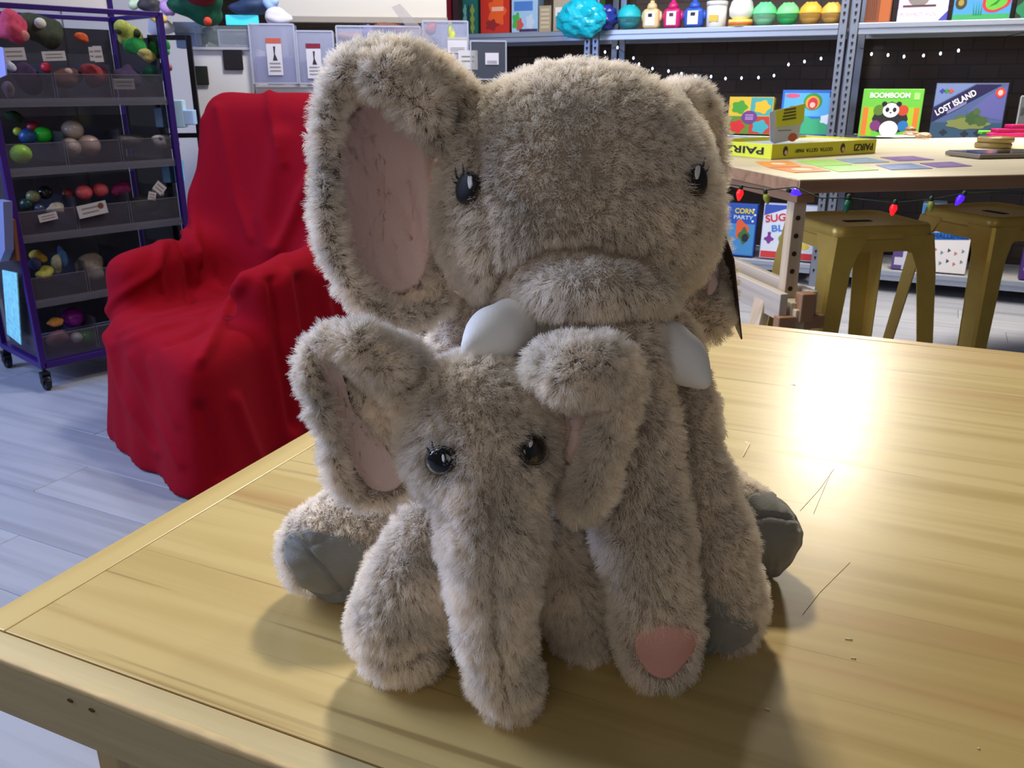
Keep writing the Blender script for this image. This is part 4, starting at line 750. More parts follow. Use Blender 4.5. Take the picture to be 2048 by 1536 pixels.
plush(22, 60, 30, 30, (200, 70, 96), 'pink plush at the top left of the trolley', 30, .10, c2=(226, 150, 140)); plush(98, 66, 40, 30, (58, 62, 44), 'dark mottled plush with a round white tag on top of the trolley', 31, .12, c2=(210, 206, 190), knobs=1); plush(252, 66, 26, 24, (170, 176, 80), 'yellow green turtle plush on top of the trolley', 32, .10, c2=(60, 66, 40), knobs=4)
plush(262, 92, 24, 16, (40, 140, 60), 'green plush below the turtle plush', 33, .08); plush(318, 100, 20, 20, (30, 130, 50), 'dark green plush at the right end of the top tier', 34, .06, c2=(60, 160, 80)); plush(295, 112, 18, 13, (170, 156, 90), 'straw coloured plush right of the turtle plush', 35, .05); plush(166, 74, 14, 9, (206, 90, 50), 'orange plush in the middle of the trolley\'s top', 36, .14)
plush(52, 158, 28, 25, (60, 40, 70), 'dark purple plush in the left top bin', 37, .08, c2=(140, 110, 130), knobs=1); plush(124, 158, 34, 22, (84, 48, 40), 'brown plush with small tags in the top bins', 38, .07, c2=(170, 140, 130)); plush(192, 152, 32, 26, (130, 40, 42), 'brick red plush in the third top bin', 39, .07); plush(255, 150, 24, 22, (56, 40, 66), 'black and lilac plush in the top bins', 40, .08, c2=(110, 104, 120)); plush(305, 150, 20, 22, (30, 90, 56), 'green plush in the last top bin', 41, .08); plush(332, 134, 12, 12, (170, 110, 110), 'dusty pink plush at the trolley\'s upper right', 42, .06)
plush(18, 178, 14, 14, (150, 130, 140), 'pale pink plush in the corner of the left top bin', 43, .05); plush(14, 128, 12, 14, (186, 186, 200), 'white plush corner in the left top bin', 59, .05)
plush(255, 285, 34, 18, (92, 88, 86), 'grey plush in the second tier from the top', 44, .09); plush(330, 280, 30, 15, (150, 142, 140), 'black and white plush lying in the right second tier bin', 45, .05, c2=(40, 38, 42), knobs=3); plush(28, 232, 18, 14, (44, 70, 44), 'dark green plush in the left corner behind the balls', 46, .16)
plush(246, 380, 24, 14, (140, 40, 100), 'magenta plush beside the coral balls', 47, .09); plush(282, 410, 34, 20, (48, 50, 50), 'charcoal plush in the right middle bin', 48, .09); plush(112, 420, 16, 12, (150, 140, 128), 'cream plush behind the small white label', 49, .05); plush(318, 384, 12, 12, (130, 120, 116), 'grey diamond shaped plush at the right of the middle tier', 50, .05)
plush(78, 512, 14, 14, (190, 160, 60), 'yellow plush high in the fourth tier bin', 51, .10); plush(92, 548, 18, 14, (176, 170, 80), 'dull yellow plush low in the fourth tier bin', 52, .07); plush(112, 530, 14, 18, (170, 170, 140), 'cream plush in the fourth tier bin', 53, .08); plush(128, 520, 8, 22, (60, 100, 140), 'blue plush leaning in the fourth tier bin', 54, .06); plush(70, 530, 10, 16, (60, 70, 110), 'navy plush in the fourth tier bin', 55, .08); plush(178, 540, 36, 24, (120, 108, 100), 'heap-like grey beige plush in the fourth tier', 56, .08)
plush(110, 645, 18, 10, (190, 130, 60), 'orange plush on the lowest tier', 57, .06); plush(118, 672, 22, 18, (110, 70, 80), 'dusty mauve plush on the lowest tier', 58, .05)
def label_card(px, py, w_, h_, rot, label, dot=False, back=-.006):
    p, k = ontier(px, py, back); e = empty('price_label', tuple(p), TRA, label=label, cat='label'); W_, H_ = w_*k*1.12, h_*k
    c = plate('card', [(-W_/2, -H_/2), (W_/2, -H_/2), (W_/2, H_/2), (-W_/2, H_/2)], 0, .001, mat('label_white', (170, 162, 160), .5), e); e.rotation_euler = (0, rot, TRA)
    for i in range(2): plate('small_print', rect(-W_*.36, H_*(.12-.34*i), W_*(.2 if dot else .36), H_*(.24-.34*i)), -.001, .0005, cm((120, 112, 110)), e)
    if dot: plate('dot_print', oval(W_*.30, H_*.16, H_*.24, H_*.24, 14), -.001, .0006, cm((96, 60, 50)), e)
label_card(28, 108, 38, 24, -.05, 'white label on the first top bin'); label_card(108, 112, 40, 18, -.05, 'white label on the second top bin'); label_card(196, 108, 16, 30, -.05, 'narrow upright label on the third top bin'); label_card(183, 108, 8, 26, 0, 'thin folded label beside the narrow one')
label_card(96, 434, 32, 15, -.12, 'small white label on the left middle bin'); label_card(185, 419, 52, 25, -.12, 'white label with a brown dot under the coral balls', True); label_card(248, 168, 38, 20, 0, 'oval white tag in the fourth top bin', back=.02); label_card(319, 376, 20, 20, .78, 'grey diamond tag at the right of the middle tier', back=.02); label_card(304, 392, 14, 16, .3, 'dull square tag beside the diamond tag', back=.02)
# things hung on the trolley's left side
def left(px, py, out=.03): n = np.array([-math.cos(TRA), -math.sin(TRA), 0]); return onpl(px, py, T0+n*out, n)
def sidecard(name, label, cat, px, m, th=.004, out=.03):
    P = [left(x, y, out) for x, y in px]; o = np.mean(P, 0); n = np.array([-math.cos(TRA), -math.sin(TRA), 0])*th; V = [p-o for p in P]+[p-o-n for p in P]; q = len(P)
    ob = pydata(name, V, [tuple(range(q)), tuple(range(q, 2*q))[::-1]]+[(i, i+q, (i+1) % q+q, (i+1) % q) for i in range(q)], m); ob.location = tuple(o); return tag(ob, label, cat)
sidecard('hang_card', 'pale turquoise printed card hanging on the trolley\'s left side', 'card', [(4, 540), (33, 546), (42, 690), (14, 668)], mat('turquoise_print', (150, 226, 220), .5, var=.2, vscale=50))
sidecard('leather_strap', 'brown leather piece hanging on the trolley\'s left side', 'leather piece', [(4, 432), (24, 440), (34, 522), (8, 520)], mat('brown_leather', (130, 78, 44), .6), .012); sidecard('hang_bag', 'bluish white bag hanging at the left frame edge', 'bag', [(-14, 400), (6, 404), (10, 500), (0, 524), (-14, 520)], mat('bluish_bag', (120, 128, 164), .5), .03, .08)
sidecard('hang_card', 'lilac clear pocket on the trolley\'s left side, upper tier', 'card', [(-14, 90), (6, 96), (12, 150), (-10, 160)], mat('lilac_pocket', (170, 170, 220), .3, alpha=.7))
# ================================================================== display counter behind the armchair
DA = math.radians(8); D0 = np.array([-.55, 4.25, 0]); DX = np.array([math.cos(DA), math.sin(DA), 0]); DN = np.array([math.sin(DA), -math.cos(DA), 0])
def dp(px, py, out=0): p = onpl(px, py, D0+DN*out, DN); return float((p-D0)@DX), float(p[2])
DI = Matrix.Rotation(-DA, 4, 'Z') @ Matrix.Translation(-Vector(D0))
CW = mat('counter_white', (238, 234, 232), .5); CG = mat('cream_panel', (214, 206, 192), .6)
dc = empty('display_counter', tuple(D0), DA, label='white display counter carrying acrylic boxes behind the red chair', cat='counter')
xa, zt = dp(380, 97)[0], dp(440, 97)[1]; xb = dp(1015, 150)[0]; xm = dp(506, 150)[0]; zt2 = dp(700, 172)[1]
box('body', ((xa+xm)/2, .25, zt/2), (xm-xa, .50, zt-.004), CW, dc, .004); box('top', ((xa+xm)/2, .25, zt), (xm-xa, .53, .012), CW, dc, .002)
box('low_body', ((xm+xb)/2+.002, .25, zt2/2), (xb-xm-.004, .50, zt2-.004), CW, dc, .004); box('low_top', ((xm+xb)/2+.004, .25, zt2), (xb-xm-.006, .53, .012), CW, dc, .002); box('plinth', ((xa+xb)/2, .0, .04), (xb-xa-.04, .02, .08), cm((60, 58, 60)), dc)
wp = empty('cream_partition', tuple(D0-DN*.75), DA, label='cream partition board behind the display counter', cat='partition')
x0, x1 = dp(556, 20, -.75)[0], dp(893, 20, -.75)[0]; zb, ztop = dp(720, 41, -.75)[1], 2.1
box('board', ((x0+x1)/2, 0, (zb+ztop)/2), (x1-x0, .02, ztop-zb), CG, wp, .002); box('ledge', ((x0+x1)/2, -.03, zb), (x1-x0, .07, .03), cm((160, 150, 138)), wp, .002)
for x in (x0+.02, x1-.02): box('upright', (x, .0, zb/2), (.03, .03, zb), cm((120, 116, 112)), wp)
wc = empty('white_cabinet', tuple(D0+DX*(dp(150, 20)[0]-1.4)-DN*1.0), DA, label='white panel cabinet behind the trolley\'s header', cat='cabinet'); box('body', (1.0, .2, 1.0), (1.5, .3, 2.0), cm((214, 206, 200)), wc, .004); box('door_gap', (1.0, .048, 1.0), (.006, .006, 1.9), cm((120, 116, 112)), wc)
CLR = mat('clear_box', (186, 190, 214), .08, alpha=.34); CLE = mat('clear_box_edge', (214, 214, 230), .15, alpha=.6)
def clear_box(px0, px1, py0, py1, label, out, dep=.12, m=CLR, lid=True):
    t0, zb = dp(px0, py1, out); t1 = dp(px1, py1, out)[0]; z1 = dp(px0, py0, out)[1]; zb = max(zb, zt2+.008) if px0 > 500 else zt+.008; W = t1-t0; Hh = z1-zb
    p = D0+DX*t0+DN*out; e = empty('acrylic_box', (p[0], p[1], zb), DA, label=label, cat='acrylic box')
    for c, s in (((W/2, 0, Hh/2), (W, .004, Hh)), ((0, dep/2, Hh/2), (.004, dep, Hh)), ((W, dep/2, Hh/2), (.004, dep, Hh)), ((W/2, dep, Hh/2), (W, .004, Hh))): box('wall', c, s, m, e)
    bm = bmesh.new()
    for x in (0, W):
        bm_box(bm, (x, 0, Hh/2), (.007, .007, Hh)); 
    for z in (.003, Hh): bm_box(bm, (W/2, 0, z), (W, .007, .007))
    link('edge', bm, CLE, e); return e, W, Hh
def blabel(e, W, Hh, u, v, w_, h_, head=None, fig=False):
    c = plate('label_card', rect(W*u-w_*W/2, Hh*v-h_*Hh/2, W*u+w_*W/2, Hh*v+h_*Hh/2), -.003, .0015, cm((226, 220, 224)), e)
    if head: plate('label_head', rect(W*u-w_*W/2, Hh*v+h_*Hh*.36, W*u+w_*W/2, Hh*v+h_*Hh*.5), -.0046, .0008, cm(head), e)
    if fig: plate('figure_print', [(W*u-w_*W*.12, Hh*v-h_*Hh*.1), (W*u+w_*W*.2, Hh*v-h_*Hh*.1), (W*u+w_*W*.05, Hh*v+h_*Hh*.08), (W*u+w_*W*.10, Hh*v+h_*Hh*.28), (W*u-w_*W*.04, Hh*v+h_*Hh*.28), (W*u-w_*W*.02, Hh*v+h_*Hh*.06)], -.0046, .0008, cm((60, 50, 56)), e)
    for i in range(3): plate('small_print', rect(W*u-w_*W*.36, Hh*(v-h_*(.2+.1*i)), W*u+w_*W*.36, Hh*(v-h_*(.16+.1*i))), -.0046, .0006, cm((150, 146, 150)), e)
e, W, Hh = clear_box(508, 596, 48, 168, 'tall clear acrylic box with an orange headed label', .03); blabel(e, W, Hh, .52, .46, .34, .62, (206, 100, 80), True); box('filling', (W*.5, .07, Hh*.25), (W*.9, .09, Hh*.45), mat('lilac_filling', (160, 150, 214), .5, alpha=.8), e, .01)
e, W, Hh = clear_box(600, 672, 62, 172, 'tall clear acrylic box with a dark red headed label', .03); blabel(e, W, Hh, .44, .44, .40, .66, (140, 40, 60), True); box('filling', (W*.5, .07, Hh*.25), (W*.9, .09, Hh*.42), mat('grey_filling', (150, 150, 180), .5, alpha=.8), e, .01)
e, W, Hh = clear_box(440, 500, 60, 96, 'low clear box beside the tall labelled boxes', .01, .2)
e, W, Hh = clear_box(942, 1012, 82, 160, 'dark clear acrylic box with a small white label at the counter\'s right end', .06, .2, mat('smoke_clear', (90, 94, 104), .1, alpha=.55)); blabel(e, W, Hh, .6, .55, .38, .3)
e, W, Hh = clear_box(849, 937, 42, 160, 'large clear box with two white labels near the elephant\'s ear', .03, .2); blabel(e, W, Hh, .76, .60, .44, .26, (200, 196, 180)); 
e2 = empty('price_label', tuple(D0+DX*dp(936, 120, .06)[0]+DN*.06+np.array([0, 0, dp(936, 120, .06)[1]])), DA, label='white square label low on the clear boxes', cat='label'); plate('card', rect(-.045, -.042, .045, .042), 0, .002, cm((222, 216, 212)), e2); [plate('small_print', rect(-.03, .012-.02*i, .03, .018-.02*i), -.002, .0006, cm((140, 136, 132)), e2) for i in range(2)]
e, W, Hh = clear_box(678, 843, 52, 150, 'wide clear tray of brown goods behind the big ear', -.05, .2)
def dthing(name, label, cat, px, py, rx, ry, c, seed, out=0, rd=None, m=None):
    t, z = dp(px, py, out); p = D0+DX*t+DN*out; k = depth(np.array([p[0], p[1], z]))/FPX; g = np.random.default_rng(seed); bm = bmesh.new(); bmesh.ops.create_icosphere(bm, subdivisions=4, radius=1); Dv = g.normal(size=(10, 3)); Dv /= np.linalg.norm(Dv, axis=1)[:, None]
    for v in bm.verts:
        n = np.array(v.co); s = .68+sum(.28*max(0, n@Dv[i])**(4+i % 4) for i in range(10)); v.co = Vector((n[0]*rx*k*s, n[1]*(rd or min(rx, ry)*k)*s, n[2]*ry*k*s))
    o = link(name, bm, m or mat('%s_%d' % (name, seed), c, .6, var=.2, vscale=30), None, True); o.location = (p[0], p[1], z); o.rotation_euler = (0, 0, DA); return tag(o, label, cat)
dthing('wooden_toy', 'brown wooden toy in the clear tray, left one', 'toy', 700, 78, 30, 14, (150, 110, 90), 60, -.12); dthing('wooden_toy', 'dark orange brown toy in the clear tray', 'toy', 775, 60, 36, 14, (110, 60, 40), 61, -.12); dthing('rolled_pack', 'blue and orange rolled pack at the back of the tray', 'pack', 735, 62, 12, 14, (90, 80, 130), 62, -.15); dthing('small_plush_toy', 'black and white plush under the clear sheet', 'plush toy', 876, 118, 20, 18, (150, 146, 142), 63, .0); dthing('red_cone', 'brick red cone shape beside the clear sheet', 'toy', 864, 55, 12, 12, (170, 70, 56), 64, -.1); dthing('small_plush_toy', 'lime yellow plush strip beside the white labels', 'plush toy', 902, 70, 8, 22, (200, 206, 90), 69, .02)
sheet = [dp(x, y, .08) for x, y in ((783, 15), (800, 8), (872, 88), (846, 98))]; plate('acrylic_sheet', [(a[0], a[1]) for a in sheet], 0, .01, mat('clear_sheet', (176, 166, 164), .1, alpha=.6)); o = bpy.data.objects['acrylic_sheet']; o.location = tuple(D0+DN*.08); o.rotation_euler = (0, 0, DA); tag(o, 'tilted clear acrylic sheet rising behind the big ear', 'acrylic sheet')
# left part of the display: green tray, hat, soft toys
tray_z = zt
def dbox(name, label, cat, px0, px1, py0, py1, c, out, dep, m=None, bev=.004):
    t0, z0_ = dp(px0, py1, out); t1, z1_ = dp(px1, py0, out); o = box(name, (0, 0, 0), (t1-t0, dep, z1_-z0_), m or cm(c), None, bev); p = D0+DX*(t0+t1)/2+DN*out; o.location = (p[0], p[1]+dep/2, (z0_+z1_)/2); o.rotation_euler = (0, 0, DA); return tag(o, label, cat)
dbox('clear_tray', 'clear tray of dark green plush on the white counter', 'tray', 384, 500, 52, 94, (60, 70, 56), .02, .25, mat('tray_clear', (150, 160, 160), .15, alpha=.35))
for i, (x, y, rx, ry, c) in enumerate(((402, 80, 16, 12, (54, 60, 46)), (430, 76, 18, 14, (70, 84, 58)), (458, 78, 18, 14, (60, 66, 44)), (484, 80, 14, 12, (72, 66, 50)), (416, 62, 12, 8, (110, 120, 110)))): dthing('small_plush_toy', ['dark green plush first in the clear tray', 'mossy plush second in the clear tray', 'olive plush third in the clear tray', 'brownish plush last in the clear tray', 'grey green plush on top in the clear tray'][i], 'plush toy', x, y, rx, ry, c, 70+i, -.08)
dbox('display_card', 'black square card on the white counter front', 'card', 448, 483, 100, 140, (34, 30, 34), .012, .008); dbox('display_card', 'second black card low on the white counter front', 'card', 392, 414, 132, 170, (40, 44, 36), .012, .008)
dbox('teal_screen', 'bright teal panel behind the clear tray', 'panel', 452, 516, 30, 50, (60, 200, 220), -.3, .01, mat('teal_lit', (70, 200, 224), .4, emit=.7))
dthing('crumpled_pack', 'white crumpled pack on the display\'s middle', 'pack', 552, 34, 30, 16, (236, 232, 244), 80, -.15, m=mat('white_pack', (236, 232, 244), .4)); dthing('dark_goods', 'dark blue bundle behind the green hat', 'goods', 498, 14, 44, 18, (40, 60, 96), 81, -.3); dthing('white_pack', 'pale blue lit pack at the top of the display', 'pack', 545, 6, 14, 14, (170, 200, 246), 82, -.25)
h = dthing('felt_hat', 'green felt hat with a red bobble on top of the display', 'hat', 402, 14, 54, 34, (10, 90, 60), 83, .02, .09); 
t, z = dp(410, 4, .13); b = bmesh.new(); bmesh.ops.create_uvsphere(b, u_segments=16, v_segments=10, radius=.075); [setattr(v.co, 'z', v.co.z*.7) for v in b.verts]; q = link('hat_crown', b, mat('red_felt', (120, 16, 26), .9), h, True); q.location = (.02, -.08, .05); b = bmesh.new(); bmesh.ops.create_uvsphere(b, u_segments=12, v_segments=8, radius=.018); q = link('bobble', b, mat('orange_felt', (216, 70, 50), .9), h, True); q.location = (.04, -.10, -.065)
dthing('egg_plush', 'white and yellow fried egg plush above the black rack', 'plush toy', 318, 46, 26, 20, (240, 240, 244), 84, .0, m=mat('egg_white', (240, 240, 246), .8)); dthing('egg_yolk_plush', 'yellow round plush lying on the fried egg plush', 'plush toy', 322, 38, 15, 9, (244, 190, 90), 85, .06)
dthing('plush_cluster', 'white and black plush at the top left of the display', 'plush toy', 300, 12, 18, 18, (70, 66, 70), 86, -.1); dthing('small_plush_toy', 'lilac and pink plush left of the green hat', 'plush toy', 336, 14, 14, 20, (190, 150, 214), 87, -.05); dthing('small_plush_toy', 'pale mint plush behind the white egg plush', 'plush toy', 272, 6, 14, 12, (214, 230, 190), 88, -.15)
dbox('blue_white_pack', 'blue and white pack under the green hat', 'pack', 344, 398, 44, 66, (190, 206, 226), -.05, .1); dbox('grey_pack', 'grey patterned pack behind the black rack', 'pack', 350, 398, 66, 96, (150, 160, 180), -.05, .1)
rk = empty('wire_rack', tuple(D0+DX*dp(300, 70, .2)[0]+DN*.2), DA, label='thin black frame rack between the trolley and the display', cat='rack')
W = dp(376, 70, .2)[0]-dp(300, 70, .2)[0]; z_ = dp(330, 70, .2)[1]; BLS = mat('black_steel_rack', (24, 22, 28), .4, .4)
for x in (0, W): box('post', (x, 0, z_/2), (.022, .022, z_), BLS, rk, .002)
for zz in (z_, z_*.7, .3): box('rail', (W/2, 0, zz-.01), (W, .02, .02), BLS, rk, .002)
for i, (x0, x1, y0, y1, c, lb) in enumerate(((324, 362, 200, 256, (190, 226, 240), 'pale blue pack seen through the trolley'), (310, 328, 215, 255, (120, 160, 200), 'blue pack left of the pale blue one'), (366, 384, 220, 250, (176, 206, 246), 'bright pack beside the red cloth'), (324, 358, 322, 366, (120, 190, 246), 'sky blue pack lower behind the trolley'))): dbox('wrapped_pack', lb, 'pack', x0, x1, y0, y1, c, .42, .06)
# small stack of coloured boxes seen under the big ear
for i, (x0, x1, y0, y1, c, lb) in enumerate(((816, 832, 675, 700, (70, 90, 110), 'grey blue box low behind the elephants'), (833, 846, 668, 704, (20, 50, 44), 'dark green box low behind the elephants'), (850, 880, 655, 700, (70, 30, 80), 'dark violet box low behind the elephants'))):
    p = atZ((x0+x1)/2, 700, .02); k = depth(p)/FPX; o = box('storage_box', (0, 0, 0), ((x1-x0)*k*1.6, .2, .16), cm(c), None, .003); o.location = (p[0], p[1]+.1+.03*i, .081); tag(o, lb, 'box')
# ================================================================== the two plush elephants
def fur_mat(name, tip, root):
    m = bpy.data.materials.new(name); m.use_nodes = True; nt = m.node_tree; b = nt.nodes['Principled BSDF']
    hi = nt.nodes.new('ShaderNodeHairInfo'); mx = nt.nodes.new('ShaderNodeMix'); mx.data_type = 'RGBA'
    tc = nt.nodes.new('ShaderNodeTexCoord'); nz = nt.nodes.new('ShaderNodeTexNoise'); nz.inputs['Scale'].default_value = 34; nz.inputs['Detail'].default_value = 3
    hs = nt.nodes.new('ShaderNodeHueSaturation'); mr = nt.nodes.new('ShaderNodeMapRange')
    mr.inputs[1].default_value = .3; mr.inputs[2].default_value = .7; mr.inputs[3].default_value = .86; mr.inputs[4].default_value = 1.12
    mx.inputs[6].default_value = lin(root)+(1,); mx.inputs[7].default_value = lin(tip)+(1,)
    ad = nt.nodes.new('ShaderNodeMath'); ad.operation = 'MULTIPLY_ADD'; ad.inputs[1].default_value = .5; ad.inputs[2].default_value = .83
    nt.links.new(hi.outputs['Random'], ad.inputs[0]); mu = nt.nodes.new('ShaderNodeMath'); mu.operation = 'MULTIPLY'
    nt.links.new(tc.outputs['Object'], nz.inputs['Vector']); nt.links.new(nz.outputs['Fac'], mr.inputs[0])
    nt.links.new(mr.outputs[0], mu.inputs[0]); nt.links.new(ad.outputs[0], mu.inputs[1])
    mi = nt.nodes.new('ShaderNodeMapRange'); mi.inputs[1].default_value = .0; mi.inputs[2].default_value = .42; nt.links.new(hi.outputs['Intercept'], mi.inputs[0]); nt.links.new(mi.outputs[0], mx.inputs[0]); nt.links.new(mx.outputs[2], hs.inputs['Color']); nt.links.new(mu.outputs[0], hs.inputs['Value'])
    nt.links.new(hs.outputs[0], b.inputs['Base Color']); b.inputs['Roughness'].default_value = .75; b.inputs['Specular IOR Level'].default_value = .15
    tr = nt.nodes.new('ShaderNodeBsdfTranslucent'); ms = nt.nodes.new('ShaderNodeMixShader'); ms.inputs[0].default_value = .5
    nt.links.new(hs.outputs[0], tr.inputs['Color']); nt.links.new(b.outputs[0], ms.inputs[1]); nt.links.new(tr.outputs[0], ms.inputs[2])
    nt.links.new(ms.outputs[0], nt.nodes['Material Output'].inputs['Surface'])
    return m
FUR = fur_mat('grey_plush_pile', (248, 242, 233), (156, 140, 126))
SKIN = mat('plush_backing', (170, 156, 142), .95)
PINK = mat('pink_velour', (242, 214, 208), .85, sheen=.3, bump=.25, bscale=900)
PINKF = mat('pink_felt', (230, 172, 166), .9, bump=.25, bscale=900)
SOLE = mat('grey_velour', (128, 128, 124), .85, sheen=.3, bump=.3, bscale=700)
WHITEV = mat('white_velour', (250, 249, 247), .8, sheen=.2, bump=.15, bscale=900)
EYE = mat('black_thread', (20, 20, 30), .55)
EYEG = mat('black_glossy_eye', (8, 7, 8), .12, coat=1)
EYEW = mat('white_thread_or_glint', (240, 240, 245), .5)
RIMC = mat('brown_thread', (80, 66, 56), .6)
def fur(o, soft, bald=(), n=4000, kids=24, length=.010, comb=(0, -.1, -.5), seed=1, bald_r=.0025, rad=.00026, clump=.40, rough=.0045):
    V = soft.V; de = np.ones(len(V)); ln = 1-.93*getattr(soft, 'gro', np.zeros(len(V)))
    N = normals(soft.V, soft.Q); px = proj(V)
    for poly, pts in bald:
        kd = KDTree(len(pts))
        for i, p in enumerate(pts): kd.insert(Vector(p), i)
        kd.balance()
        d = np.array([kd.find(Vector(v))[2] for v in V]); hit = (d < bald_r+.002*(len(pts) < 200)) | ((d < .02) & inside(poly, px) & (N@CF < .3))
        de[hit] = 0; ln[~hit] *= np.clip((d[~hit]-bald_r)/.008+.45, 0, 1)
    vd = o.vertex_groups.new(name='pile_density'); vl = o.vertex_groups.new(name='pile_length')
    for i in range(len(V)):
        if de[i] > 0: vd.add([i], float(de[i]), 'REPLACE')
        if ln[i] > 0: vl.add([i], float(ln[i]), 'REPLACE')
    o.data.materials.append(FUR)
    o.modifiers.new('pile', 'PARTICLE_SYSTEM'); ps = o.particle_systems[-1]; s = ps.settings; ps.seed = seed
    s.type = 'HAIR'; s.count = n; s.hair_step = 4; s.use_advanced_hair = True; s.hair_length = length
    s.emit_from = 'FACE'; s.distribution = 'RAND'; s.use_modifier_stack = False
    s.normal_factor = .25*length; s.object_align_factor = tuple(.25*length*c for c in comb)
    s.factor_random = .10*length
    s.brownian_factor = .0
    s.child_type = 'INTERPOLATED'; s.rendered_child_count = kids; s.child_percent = 0; s.child_length = 1.0
    s.child_length_threshold = .0
    s.clump_factor = clump; s.clump_shape = .1
    s.roughness_1 = rough*.35; s.roughness_1_size = .02; s.roughness_2 = rough; s.roughness_endpoint = rough*.5; s.roughness_2_size = 1
    s.root_radius = 1; s.tip_radius = .45; s.radius_scale = rad; s.shape = .1
    s.display_step = 2; s.render_step = 3; s.material = 2
    ps.vertex_group_density = 'pile_density'; ps.vertex_group_length = 'pile_length'
def soft_obj(name, soft, parent, m=SKIN):
    return pydata(name, soft.V, soft.Q, m, parent, True)
TABLE_Z = .74
def eye(root, soft, cx, cy, rx, ry, tilt, hl, lashes, m):
    """Embroidered or glossy eye: black oval, thin rim, white glint, lashes. Returns the covered points."""
    ca, sa = math.cos(math.radians(tilt)), math.sin(math.radians(tilt))
    P = lambda u, v: (cx+u*ca-v*sa, cy+u*sa+v*ca)
    ov = lambda k, n=20: [P(rx*k*math.cos(2*math.pi*i/n), ry*k*math.sin(2*math.pi*i/n)) for i in range(n)]
    e, pts = patch('eye', ov(1), soft, m, root, lift=.0062, th=.005, n=28, rings=5, dome=.0022)
    r, _ = patch('rim', ov(1.10), soft, RIMC, None, lift=.0052, th=.003, n=28, rings=3, dome=.0018); r.parent = e
    g, _ = patch('glint', [P(u*rx, v*ry) for u, v in hl], soft, EYEW, None, lift=.0087, th=.001, n=20, rings=3); g.parent = e  # white thread; on the glossy eyes a painted highlight
    for (a, b, c) in lashes:
        L = []
        for q in (a, b, c):
            rr = ray(*P(q[0]*rx, q[1]*ry)); h = soft.bvh.ray_cast(Vector(CO), Vector(rr).normalized())
            p0 = np.array(h[0]) if h[0] is not None else CO+rr*.55
            L.append(p0-CF*.0085)
        l = tube('eyelash', L, .0005, EYE, e, 6, radii=[.0009, .0007, .0003])
    return pts
def ear(root, soft, pinkpoly, n, length, seed, comb, kids=22, extra_bald=(), lift=.0035, dome=.0):
    o = soft_obj('ear', soft, root)
    pts = []
    if pinkpoly:
        pk, p = patch('inner_ear', pinkpoly, soft, PINK, o, lift=lift, n=72, rings=22, dome=dome, soften=14); pts = [p]
    fur(o, soft, pts, n, kids, length, comb, seed, bald_r=.004)
    return o
